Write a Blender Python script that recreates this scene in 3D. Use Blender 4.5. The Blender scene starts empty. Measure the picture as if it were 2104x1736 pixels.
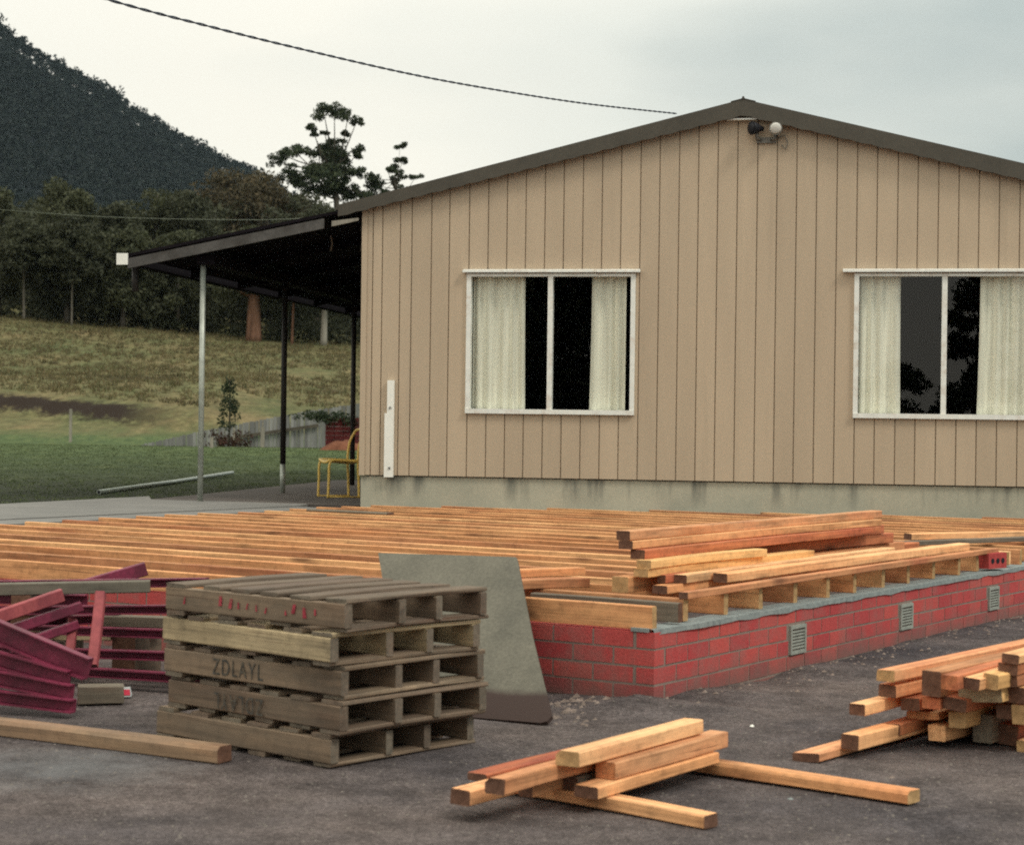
import bpy, math, random
from mathutils import Vector, Matrix, noise

random.seed(7)
SC = bpy.context.scene
COL = SC.collection
PI = math.pi

# ------------------------------------------------------------------ camera
EYE = 1.405
FPX = 3900.0            # focal length in pixels of a 2104 px wide picture
ROLL = 0.013
CR, SR = math.cos(ROLL), math.sin(ROLL)
cam_d = bpy.data.cameras.new("camera")
cam = bpy.data.objects.new("camera", cam_d)
COL.objects.link(cam)
cam.matrix_world = Matrix(((CR, -SR, 0, 0), (0, 0, -1, 0), (SR, CR, 0, EYE), (0, 0, 0, 1)))
cam_d.sensor_width = 36.0
cam_d.lens = FPX / 2104.0 * 36.0
cam_d.shift_y = 2.0 / 2104.0
cam_d.clip_start = 0.1
cam_d.clip_end = 9000
cam_d.dof.use_dof = True
cam_d.dof.focus_distance = 15.0
cam_d.dof.aperture_fstop = 5.0
SC.camera = cam

# ------------------------------------------------------------------ light
SUN_AZ = math.radians(128)      # direction the light comes from, clockwise from +Y
SUN_EL = math.radians(48)
world = bpy.data.worlds.new("World")
SC.world = world
world.use_nodes = True
wt = world.node_tree
for n in list(wt.nodes):
    wt.nodes.remove(n)


def build_world():
    N = wt.nodes.new
    L = wt.links.new
    out = N('ShaderNodeOutputWorld')
    sky = N('ShaderNodeTexSky')
    sky.sky_type = 'NISHITA'
    sky.sun_disc = False
    sky.sun_elevation = SUN_EL
    sky.sun_rotation = SUN_AZ
    bg1 = N('ShaderNodeBackground')
    bg1.inputs['Strength'].default_value = 0.08
    L(sky.outputs[0], bg1.inputs[0])
    tc = N('ShaderNodeTexCoord')
    sep = N('ShaderNodeSeparateXYZ')
    L(tc.outputs['Generated'], sep.inputs[0])
    mp = N('ShaderNodeMapping')
    mp.inputs['Scale'].default_value = (1.6, 1.6, 5.0)
    L(tc.outputs['Generated'], mp.inputs[0])
    nz = N('ShaderNodeTexNoise')
    nz.inputs['Scale'].default_value = 1.7
    nz.inputs['Detail'].default_value = 5
    nz.inputs['Roughness'].default_value = 0.45
    L(mp.outputs[0], nz.inputs['Vector'])
    # heavier cloud bank towards the right of the view
    mx = N('ShaderNodeMath'); mx.operation = 'MULTIPLY_ADD'
    mx.inputs[1].default_value = 1.6; mx.inputs[2].default_value = 0.04
    L(sep.outputs['X'], mx.inputs[0])
    ad = N('ShaderNodeMath'); ad.operation = 'ADD'
    L(nz.outputs['Fac'], ad.inputs[0]); L(mx.outputs[0], ad.inputs[1])
    rp = N('ShaderNodeValToRGB')
    e = rp.color_ramp.elements
    e[0].position = 0.40; e[0].color = (1.10, 1.06, 0.92, 1)
    e[1].position = 0.92; e[1].color = (0.57, 0.63, 0.59, 1)
    m = e.new(0.66); m.color = (0.92, 0.93, 0.83, 1)
    L(ad.outputs[0], rp.inputs[0])
    # an overcast sky is about three times as bright overhead as at the horizon
    mr = N('ShaderNodeMapRange')
    mr.inputs['From Min'].default_value = 0.18; mr.inputs['From Max'].default_value = 0.9
    mr.inputs['To Min'].default_value = 1.0; mr.inputs['To Max'].default_value = 1.9
    L(sep.outputs['Z'], mr.inputs['Value'])
    bg2 = N('ShaderNodeBackground')
    L(rp.outputs[0], bg2.inputs['Color'])
    L(mr.outputs[0], bg2.inputs['Strength'])
    mix = N('ShaderNodeMixShader')
    mix.inputs[0].default_value = 0.88
    L(bg1.outputs[0], mix.inputs[1]); L(bg2.outputs[0], mix.inputs[2])
    L(mix.outputs[0], out.inputs['Surface'])


build_world()
sun_d = bpy.data.lights.new("sun", 'SUN')
sun_d.energy = 1.5
sun_d.angle = math.radians(13)
sun_d.color = (1.0, 0.93, 0.82)
sun = bpy.data.objects.new("sun", sun_d)
COL.objects.link(sun)
sd = Vector((math.sin(SUN_AZ) * math.cos(SUN_EL), math.cos(SUN_AZ) * math.cos(SUN_EL), math.sin(SUN_EL)))
sun.rotation_euler = sd.to_track_quat('Z', 'Y').to_euler()
SC.view_settings.view_transform = 'Standard'
SC.view_settings.look = 'None'
SC.view_settings.exposure = 0.0
SC.view_settings.gamma = 1.0
SC.cycles.filter_width = 1.9
SC.cycles.use_denoising = False
SC.cycles.max_bounces = 6
SC.cycles.transparent_max_bounces = 12


# ------------------------------------------------------------------ measuring
def ray(x, y):
    """Direction through a point of the 2104 x 1736 picture, with unit depth."""
    u = (x - 1052.0) / FPX
    v = (870.0 - y) / FPX
    return Vector((u * CR - v * SR, 1.0, u * SR + v * CR))


def at(x, y, Y):
    d = ray(x, y)
    return Vector((d.x * Y, Y, EYE + d.z * Y))


def on(x, y, z):
    d = ray(x, y)
    t = (z - EYE) / d.z
    return Vector((d.x * t, t, z))


def lerp(a, b, t):
    return a + (b - a) * t


def interp(pts, x):
    if x <= pts[0][0]:
        return pts[0][1]
    for (x0, y0), (x1, y1) in zip(pts, pts[1:]):
        if x <= x1:
            return y0 + (y1 - y0) * (x - x0) / (x1 - x0)
    return pts[-1][1]


def smooth(a, b, x):
    t = max(0.0, min(1.0, (x - a) / (b - a)))
    return t * t * (3 - 2 * t)


# brick foundation frame: front corner, R along the right wall, L along the front wall
FC = Vector((0.726, 9.5, 0))
TH = math.radians(33.2)
DR = Vector((math.sin(TH), math.cos(TH), 0))
DL = Vector((-math.cos(TH), math.sin(TH), 0))


def FR(r, l, z=0.0):
    return FC + DR * r + DL * l + Vector((0, 0, z))


# house frame: left front corner, x along the gable wall, y to the back
HB = Vector((-1.66, 20.9, 0))
HA = math.radians(-10.02)
HM = Matrix.Translation(HB) @ Matrix.Rotation(HA, 4, 'Z')
HX = Vector((math.cos(HA), math.sin(HA), 0))
HY = Vector((-math.sin(HA), math.cos(HA), 0))


def house_pt(x, y):
    """Picture point on the gable wall plane -> (w, z)."""
    d = ray(x, y)
    n = HY
    t = n.dot(HB - Vector((0, 0, 0))) / n.dot(d)
    p = Vector((d.x * t, d.y * t, EYE + d.z * t))
    return (p - HB).dot(HX), p.z


# ------------------------------------------------------------------ node helpers
class Nodes:
    def __init__(self, name):
        self.m = bpy.data.materials.new(name)
        self.m.use_nodes = True
        self.t = self.m.node_tree
        for n in list(self.t.nodes):
            self.t.nodes.remove(n)
        self.out = self.t.nodes.new('ShaderNodeOutputMaterial')
        self.b = self.t.nodes.new('ShaderNodeBsdfPrincipled')
        self.t.links.new(self.b.outputs[0], self.out.inputs['Surface'])
        self.tc = self.t.nodes.new('ShaderNodeTexCoord')

    def new(self, kind, **kw):
        n = self.t.nodes.new(kind)
        for k, v in kw.items():
            setattr(n, k, v)
        return n

    def link(self, a, b):
        self.t.links.new(a, b)

    def put(self, sock, v):
        if hasattr(v, 'is_output'):
            self.link(v, sock)
        else:
            sock.default_value = v

    def mapping(self, vec, scale=(1, 1, 1), rot=(0, 0, 0)):
        n = self.new('ShaderNodeMapping')
        n.inputs['Scale'].default_value = scale
        n.inputs['Rotation'].default_value = rot
        self.link(vec, n.inputs[0])
        return n.outputs[0]

    def noise(self, vec, scale, detail=4, rough=0.55, dist=0.0):
        n = self.new('ShaderNodeTexNoise')
        n.inputs['Scale'].default_value = scale
        n.inputs['Detail'].default_value = detail
        n.inputs['Roughness'].default_value = rough
        n.inputs['Distortion'].default_value = dist
        self.link(vec, n.inputs['Vector'])
        return n.outputs['Fac']

    def voronoi(self, vec, scale):
        n = self.new('ShaderNodeTexVoronoi')
        n.inputs['Scale'].default_value = scale
        self.link(vec, n.inputs['Vector'])
        return n.outputs['Distance']

    def ramp(self, fac, stops):
        n = self.new('ShaderNodeValToRGB')
        e = n.color_ramp.elements
        while len(e) < len(stops):
            e.new(0.5)
        for el, (p, c) in zip(e, stops):
            el.position = p
            el.color = (c[0], c[1], c[2], 1) if hasattr(c, '__len__') else (c, c, c, 1)
        self.link(fac, n.inputs[0])
        return n.outputs[0]

    def mix(self, fac, a, b, mode='MIX'):
        n = self.new('ShaderNodeMix', data_type='RGBA', blend_type=mode)
        self.put(n.inputs[0], fac)
        for s, v in ((n.inputs[6], a), (n.inputs[7], b)):
            if hasattr(v, 'is_output'):
                self.link(v, s)
            else:
                s.default_value = (v[0], v[1], v[2], 1)
        return n.outputs[2]

    def math(self, op, a, b=0.0, c=0.0):
        n = self.new('ShaderNodeMath', operation=op)
        for i, v in enumerate((a, b, c)):
            self.put(n.inputs[i], v)
        return n.outputs[0]

    def bump(self, h, strength=0.4, dist=0.01):
        n = self.new('ShaderNodeBump')
        n.inputs['Strength'].default_value = strength
        n.inputs['Distance'].default_value = dist
        self.link(h, n.inputs['Height'])
        self.link(n.outputs[0], self.b.inputs['Normal'])

    def rnd_obj(self):
        return self.new('ShaderNodeObjectInfo').outputs['Random']

    def rnd_island(self):
        return self.new('ShaderNodeNewGeometry').outputs['Random Per Island']

    def position(self):
        return self.new('ShaderNodeNewGeometry').outputs['Position']

    def finish(self, color, rough=0.8, spec=0.3, metal=0.0):
        self.put(self.b.inputs['Base Color'], color if hasattr(color, 'is_output') else (*color, 1))
        self.put(self.b.inputs['Roughness'], rough)
        self.b.inputs['Specular IOR Level'].default_value = spec
        self.b.inputs['Metallic'].default_value = metal
        return self.m


def mat_wood(name, pale, mid, red, grey=0.0, knots=1.0, bump=0.5):
    n = Nodes(name)
    r = n.rnd_obj()
    off = n.new('ShaderNodeVectorMath', operation='ADD')
    comb = n.new('ShaderNodeCombineXYZ')
    n.link(n.math('MULTIPLY', r, 37.0), comb.inputs[0])
    n.link(n.math('MULTIPLY', r, 91.0), comb.inputs[1])
    n.link(n.math('MULTIPLY', r, 53.0), comb.inputs[2])
    n.link(n.tc.outputs['Object'], off.inputs[0]); n.link(comb.outputs[0], off.inputs[1])
    v = off.outputs[0]
    fine = n.noise(n.mapping(v, (1.6, 46, 46)), 1.0, 5, 0.6, 0.4)
    blot = n.noise(n.mapping(v, (1.5, 7, 7)), 1.0, 4, 0.6)
    blot2 = n.noise(n.mapping(v, (0.8, 3, 3)), 1.3, 3, 0.5)
    base = n.ramp(blot2, [(0.33, mid), (0.52, pale), (0.72, red)])
    r2 = n.math('FRACT', n.math('MULTIPLY', r, 17.31))
    tint = n.ramp(r2, [(0.0, pale), (0.35, mid), (0.65, mid), (0.85, red), (1.0, tuple(q * 0.62 for q in red))])
    base = n.mix(0.55, base, tint)
    grain = n.ramp(fine, [(0.32, 0.52), (0.5, 1.0), (0.72, 1.22)])
    base = n.mix(0.75, base, grain, 'MULTIPLY')
    stain = n.ramp(blot, [(0.28, 0.42), (0.46, 1.0), (0.72, 1.15)])
    base = n.mix(0.75, base, stain, 'MULTIPLY')
    scuff = n.ramp(n.noise(v, 22, 5, 0.7), [(0.32, 0.68), (0.48, 1.02), (0.7, 1.18)])
    base = n.mix(0.7, base, scuff, 'MULTIPLY')
    split = n.ramp(n.noise(n.mapping(v, (0.7, 55, 55)), 1.0, 3, 0.5, 0.6), [(0.29, 0.8), (0.335, 0.0)])
    base = n.mix(split, base, (0.10, 0.045, 0.025))
    kn = n.voronoi(n.mapping(v, (1.5, 5, 5)), 1.0)
    kf = n.ramp(kn, [(0.08, 1.0), (0.20, 0.0)])
    base = n.mix(n.math('MULTIPLY', kf, 0.75 * knots), base, (0.13, 0.05, 0.025))
    if grey:
        g = n.ramp(n.noise(n.mapping(v, (2.2, 9, 9)), 1.2, 5, 0.65), [(0.3, 0.0), (0.6, 1.0)])
        base = n.mix(n.math('MULTIPLY', g, grey), base, (0.135, 0.115, 0.09))
    n.bump(fine, bump, 0.004)
    return n.finish(base, 0.78, 0.25)


def mat_plain(name, color, var=0.15, scale=6.0, rough=0.7, spec=0.3, metal=0.0, bump=0.15, stretch=(1, 1, 1), dark=None):
    n = Nodes(name)
    v = n.mapping(n.tc.outputs['Object'], stretch)
    a = n.noise(v, scale, 6, 0.6)
    b = n.noise(v, scale * 9, 3, 0.6)
    f = n.ramp(a, [(0.3, 1 - var), (0.7, 1 + var)])
    c = n.mix(1.0, color, f, 'MULTIPLY')
    g = n.ramp(b, [(0.3, 1 - var * 0.6), (0.7, 1 + var * 0.6)])
    c = n.mix(1.0, c, g, 'MULTIPLY')
    if dark:
        d = n.ramp(n.noise(v, scale * 0.6, 7, 0.7), [(0.5, 0.0), (0.72, 1.0)])
        c = n.mix(d, c, dark)
    if bump:
        n.bump(b, bump, 0.004)
    return n.finish(c, rough, spec, metal)


def mat_leaf(name, cols, rough=0.7):
    n = Nodes(name)
    r = n.rnd_island()
    c = n.ramp(r, [(i / max(1, len(cols) - 1), col) for i, col in enumerate(cols)])
    big = n.ramp(n.noise(n.tc.outputs['Object'], 0.35, 3, 0.5), [(0.3, 0.6), (0.7, 1.25)])
    c = n.mix(1.0, c, big, 'MULTIPLY')
    tr = n.new('ShaderNodeBsdfTranslucent')
    n.link(c, tr.inputs[0])
    mx = n.new('ShaderNodeMixShader')
    mx.inputs[0].default_value = 0.25
    n.finish(c, rough, 0.2)
    n.link(n.b.outputs[0], mx.inputs[1]); n.link(tr.outputs[0], mx.inputs[2])
    n.link(mx.outputs[0], n.out.inputs['Surface'])
    return n.m


M = {}
M['pine'] = mat_wood('pine', (0.78, 0.44, 0.205), (0.64, 0.278, 0.12), (0.42, 0.13, 0.065))
M['pine_bright'] = mat_wood('pine_bright', (0.90, 0.54, 0.275), (0.81, 0.38, 0.165), (0.58, 0.205, 0.10), knots=0.9)
M['joist'] = mat_wood('joist_pine', (0.79, 0.44, 0.205), (0.60, 0.262, 0.112), (0.40, 0.128, 0.066))
M['red_pine'] = mat_wood('red_pine', (0.60, 0.24, 0.10), (0.50, 0.155, 0.075), (0.36, 0.065, 0.05))
M['yellow_pine'] = mat_wood('yellow_pine', (0.84, 0.53, 0.23), (0.76, 0.42, 0.165), (0.62, 0.30, 0.12), knots=0.5)
M['end'] = mat_plain('shaded_end_grain', (0.15, 0.08, 0.055), 0.35, 30, 0.9, 0.1)  # end grain, darkened further for the shade on the plank ends
M['end_pale'] = mat_plain('pale_end_grain', (0.46, 0.29, 0.14), 0.3, 30, 0.9, 0.1)
M['pallet'] = mat_wood('pallet_grey', (0.29, 0.21, 0.14), (0.205, 0.142, 0.095), (0.145, 0.088, 0.062), grey=0.45, knots=0.6)
M['pallet_pale'] = mat_wood('pallet_pale', (0.50, 0.40, 0.245), (0.42, 0.325, 0.195), (0.33, 0.24, 0.145), grey=0.25, knots=0.3)
M['weathered'] = mat_wood('weathered_timber', (0.21, 0.18, 0.135), (0.16, 0.125, 0.095), (0.16, 0.095, 0.065), grey=0.5, knots=0.4)
M['pallet_dark'] = mat_wood('pallet_dark', (0.185, 0.135, 0.095), (0.13, 0.092, 0.066), (0.11, 0.065, 0.05), grey=0.35, knots=0.5)
M['log'] = mat_wood('old_post', (0.19, 0.18, 0.145), (0.15, 0.135, 0.105), (0.13, 0.10, 0.08), grey=0.6, knots=0.3)
M['beam_left'] = mat_wood('fallen_beam', (0.36, 0.27, 0.17), (0.33, 0.19, 0.11), (0.24, 0.12, 0.075), grey=0.45)
M['red_steel'] = mat_plain('red_oxide_steel', (0.175, 0.022, 0.052), 0.35, 5, 0.55, 0.4, bump=0.2, dark=(0.09, 0.016, 0.03))
M['pink_steel'] = mat_plain('faded_red_steel', (0.33, 0.075, 0.08), 0.25, 6, 0.6, 0.35, bump=0.2, dark=(0.22, 0.045, 0.06))
M['end_red'] = mat_plain('painted_bar_end', (0.10, 0.02, 0.03), 0.3, 12, 0.7)
M['gal'] = mat_plain('galvanised_pipe', (0.40, 0.43, 0.38), 0.2, 8, 0.45, 0.5, 0.35, bump=0.05)
M['dark_post'] = mat_plain('dark_post_paint', (0.028, 0.024, 0.022), 0.25, 8, 0.6)
M['white'] = mat_plain('white_paint', (0.88, 0.87, 0.80), 0.05, 10, 0.45, 0.4, bump=0.05)
M['alu'] = mat_plain('white_aluminium', (0.80, 0.81, 0.76), 0.07, 14, 0.4, 0.4, bump=0.03, dark=(0.60, 0.52, 0.44))
M['barge'] = mat_plain('barge_capping', (0.070, 0.062, 0.048), 0.15, 3, 0.55, 0.35, bump=0.08)
M['fascia'] = mat_plain('carport_fascia', (0.085, 0.080, 0.075), 0.25, 5, 0.7, dark=(0.04, 0.035, 0.03))
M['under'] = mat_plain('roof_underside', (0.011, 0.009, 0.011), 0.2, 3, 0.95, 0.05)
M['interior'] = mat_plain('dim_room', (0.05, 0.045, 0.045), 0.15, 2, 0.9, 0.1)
M['yellow'] = mat_plain('yellow_enamel', (0.76, 0.52, 0.13), 0.12, 20, 0.4, 0.45, bump=0.03)
M['cable'] = mat_plain('cable_sheath', (0.045, 0.055, 0.075), 0.2, 10, 0.6)
M['wire'] = mat_plain('pale_wire', (0.12, 0.14, 0.10), 0.1, 10, 0.5)
M['black'] = mat_plain('black_metal', (0.012, 0.012, 0.016), 0.2, 10, 0.5)
M['lamp_glass'] = mat_plain('lamp_front', (0.62, 0.60, 0.55), 0.05, 10, 0.15, 0.6, bump=0)
M['bracket'] = mat_plain('lamp_bracket', (0.17, 0.16, 0.14), 0.2, 10, 0.5, 0.4)
M['trunk_rust'] = mat_plain('rusty_bark', (0.17, 0.092, 0.060), 0.45, 1.2, 0.9, 0.1, stretch=(3, 3, 0.4))
M['trunk_pale'] = mat_plain('pale_bark', (0.26, 0.24, 0.20), 0.3, 1.2, 0.9, 0.1, stretch=(3, 3, 0.4))
M['trunk_dim'] = mat_plain('dim_pale_bark', (0.15, 0.135, 0.11), 0.3, 1.2, 0.9, 0.1, stretch=(3, 3, 0.4))
M['trunk'] = mat_plain('grey_bark', (0.085, 0.075, 0.06), 0.3, 1.2, 0.9, 0.1, stretch=(3, 3, 0.4))
M['vent'] = mat_plain('vent_metal', (0.31, 0.325, 0.285), 0.2, 20, 0.6, 0.4)
M['vent_dark'] = mat_plain('vent_slot', (0.10, 0.105, 0.095), 0.2, 20, 0.8)
M['ink'] = mat_plain('stencil_ink', (0.075, 0.072, 0.065), 0.5, 40, 0.9, 0.1, dark=(0.19, 0.15, 0.10))
M['red_ink'] = mat_plain('red_stencil', (0.36, 0.055, 0.075), 0.4, 40, 0.9, 0.1, dark=(0.24, 0.15, 0.11))
M['bolt'] = mat_plain('bolt_head', (0.25, 0.25, 0.24), 0.2, 20, 0.5, 0.4, 0.4)
M['carton_red'] = mat_plain('carton_red', (0.60, 0.045, 0.085), 0.15, 20, 0.6)
M['carton_white'] = mat_plain('carton_white', (0.52, 0.55, 0.54), 0.15, 20, 0.6)
M['stone'] = mat_plain('crushed_stone', (0.16, 0.14, 0.125), 0.4, 14, 0.9, 0.1)
M['rubble'] = mat_plain('mortar_rubble', (0.21, 0.165, 0.14), 0.45, 14, 0.9, 0.1)
M['loose_brick'] = mat_plain('loose_brick', (0.42, 0.07, 0.065), 0.2, 20, 0.85, 0.1)
M['brick_stack'] = mat_plain('brick_pile', (0.105, 0.024, 0.024), 0.35, 3, 0.9, 0.1)
M['orange_soil'] = mat_plain('orange_soil', (0.15, 0.062, 0.036), 0.35, 2, 0.95, 0.1)
M['leaf_gum'] = mat_leaf('gum_leaves', [(0.034, 0.050, 0.030), (0.056, 0.074, 0.040), (0.084, 0.098, 0.050)])
M['leaf_green'] = mat_leaf('green_leaves', [(0.054, 0.061, 0.035), (0.070, 0.077, 0.041), (0.088, 0.092, 0.047)])
M['leaf_brown'] = mat_leaf('olive_leaves', [(0.060, 0.055, 0.033), (0.088, 0.074, 0.042), (0.120, 0.092, 0.050)])
M['leaf_dark'] = mat_leaf('dark_leaves', [(0.049, 0.054, 0.033), (0.060, 0.066, 0.038), (0.074, 0.077, 0.043)])
M['leaf_far'] = mat_leaf('mountain_leaves', [(0.011, 0.019, 0.017), (0.015, 0.024, 0.021), (0.020, 0.031, 0.025)])
M['leaf_shrub'] = mat_leaf('shrub_leaves', [(0.015, 0.026, 0.014), (0.035, 0.050, 0.024), (0.055, 0.072, 0.036)])
M['leaf_red'] = mat_leaf('red_shrub_leaves', [(0.045, 0.020, 0.016), (0.075, 0.028, 0.02), (0.04, 0.045, 0.02)])
M['leaf_lawn'] = mat_leaf('lawn_blades', [(0.055, 0.078, 0.034), (0.085, 0.110, 0.045), (0.115, 0.132, 0.054)])
M['tussock'] = mat_leaf('dry_tussock', [(0.085, 0.098, 0.044), (0.135, 0.125, 0.058), (0.20, 0.155, 0.078), (0.120, 0.092, 0.052)])


def mat_cladding():
    n = Nodes('beige_cladding')
    p = n.tc.outputs['Object']
    a = n.noise(n.mapping(p, (3, 3, 0.5)), 1.0, 4, 0.5)
    b = n.noise(p, 90, 3, 0.6)
    c = n.mix(1.0, (0.505, 0.400, 0.287), n.ramp(a, [(0.3, 0.93), (0.7, 1.05)]), 'MULTIPLY')
    c = n.mix(1.0, c, n.ramp(b, [(0.3, 0.93), (0.7, 1.06)]), 'MULTIPLY')
    c = n.mix(1.0, c, n.ramp(n.rnd_island(), [(0.0, 0.955), (1.0, 1.035)]), 'MULTIPLY')
    dirt = n.ramp(n.noise(n.mapping(p, (6, 6, 0.35)), 1.0, 5, 0.65), [(0.55, 0.0), (0.8, 0.35)])
    c = n.mix(dirt, c, (0.30, 0.245, 0.18))
    n.bump(b, 0.15, 0.002)
    return n.finish(c, 0.6, 0.3)


def mat_slabwall():
    n = Nodes('stained_concrete')
    p = n.tc.outputs['Object']
    streak = n.noise(n.mapping(p, (5, 5, 0.7)), 1.0, 5, 0.6)
    blot = n.noise(p, 1.1, 5, 0.6)
    c = n.ramp(blot, [(0.3, (0.37, 0.365, 0.29)), (0.7, (0.52, 0.48, 0.37))])
    sep = n.new('ShaderNodeSeparateXYZ')
    n.link(p, sep.inputs[0])
    up = n.new('ShaderNodeMapRange')
    up.inputs['From Min'].default_value = 0.5; up.inputs['From Max'].default_value = 0.8
    n.link(sep.outputs['Z'], up.inputs['Value'])
    f = n.math('MULTIPLY', n.ramp(streak, [(0.50, 0.0), (0.66, 1.0)]), up.outputs[0])
    c = n.mix(n.math('MULTIPLY', f, 0.85), c, (0.12, 0.125, 0.11))
    fine = n.noise(p, 60, 4, 0.7)
    c = n.mix(1.0, c, n.ramp(fine, [(0.3, 0.88), (0.7, 1.1)]), 'MULTIPLY')
    n.bump(fine, 0.3, 0.004)
    return n.finish(c, 0.9, 0.15)


def mat_brick():
    n = Nodes('red_brick')
    r = n.rnd_island()
    c = n.ramp(r, [(0.0, (0.44, 0.066, 0.070)), (0.5, (0.49, 0.080, 0.077)), (1.0, (0.54, 0.102, 0.088))])
    p = n.tc.outputs['Object']
    f = n.noise(p, 70, 4, 0.7)
    c = n.mix(1.0, c, n.ramp(f, [(0.3, 0.8), (0.7, 1.15)]), 'MULTIPLY')
    dirt = n.ramp(n.noise(p, 3.5, 7, 0.75), [(0.46, 0.0), (0.72, 0.65)])
    c = n.mix(dirt, c, (0.27, 0.165, 0.145))
    sp = n.new('ShaderNodeSeparateXYZ')
    n.link(n.position(), sp.inputs[0])
    hgt = n.math('ADD', sp.outputs['Z'], n.math('MULTIPLY', n.noise(p, 6.0, 6, 0.7), 0.22))
    c = n.mix(n.ramp(hgt, [(0.13, 0.75), (0.27, 0.0)]), c, (0.17, 0.115, 0.10))
    n.bump(f, 0.5, 0.006)
    return n.finish(c, 0.85, 0.15)


def mat_mortar(name, a, b):
    n = Nodes(name)
    p = n.tc.outputs['Object']
    f = n.noise(p, 25, 5, 0.7)
    c = n.ramp(f, [(0.3, a), (0.7, b)])
    n.bump(f, 0.5, 0.006)
    return n.finish(c, 0.9, 0.1)


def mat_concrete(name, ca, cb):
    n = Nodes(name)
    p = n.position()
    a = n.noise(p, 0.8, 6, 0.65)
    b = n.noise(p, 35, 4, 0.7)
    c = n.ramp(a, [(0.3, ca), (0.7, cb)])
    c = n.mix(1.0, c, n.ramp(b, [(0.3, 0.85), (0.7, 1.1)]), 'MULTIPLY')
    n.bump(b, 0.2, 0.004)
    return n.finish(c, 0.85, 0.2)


def mat_sheet():
    n = Nodes('fibre_sheet')
    p = n.tc.outputs['Object']
    a = n.noise(p, 2.5, 6, 0.65)
    b = n.noise(p, 60, 4, 0.7)
    c = n.ramp(a, [(0.3, (0.105, 0.100, 0.080)), (0.7, (0.175, 0.163, 0.128))])
    c = n.mix(1.0, c, n.ramp(b, [(0.3, 0.78), (0.7, 1.2)]), 'MULTIPLY')
    n.bump(b, 0.3, 0.004)
    sep = n.new('ShaderNodeSeparateXYZ')
    n.link(p, sep.inputs[0])
    h = n.math('ADD', sep.outputs['Y'], n.math('MULTIPLY', n.noise(p, 5, 4, 0.6), 0.06))
    wet = n.ramp(h, [(0.19, 1.0), (0.235, 0.0)])
    c = n.mix(wet, c, (0.055, 0.035, 0.030))
    rust = n.ramp(h, [(1.30, 0.0), (1.36, 0.5)])
    c = n.mix(rust, c, (0.12, 0.07, 0.045))
    return n.finish(c, 0.8, 0.25)


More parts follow.
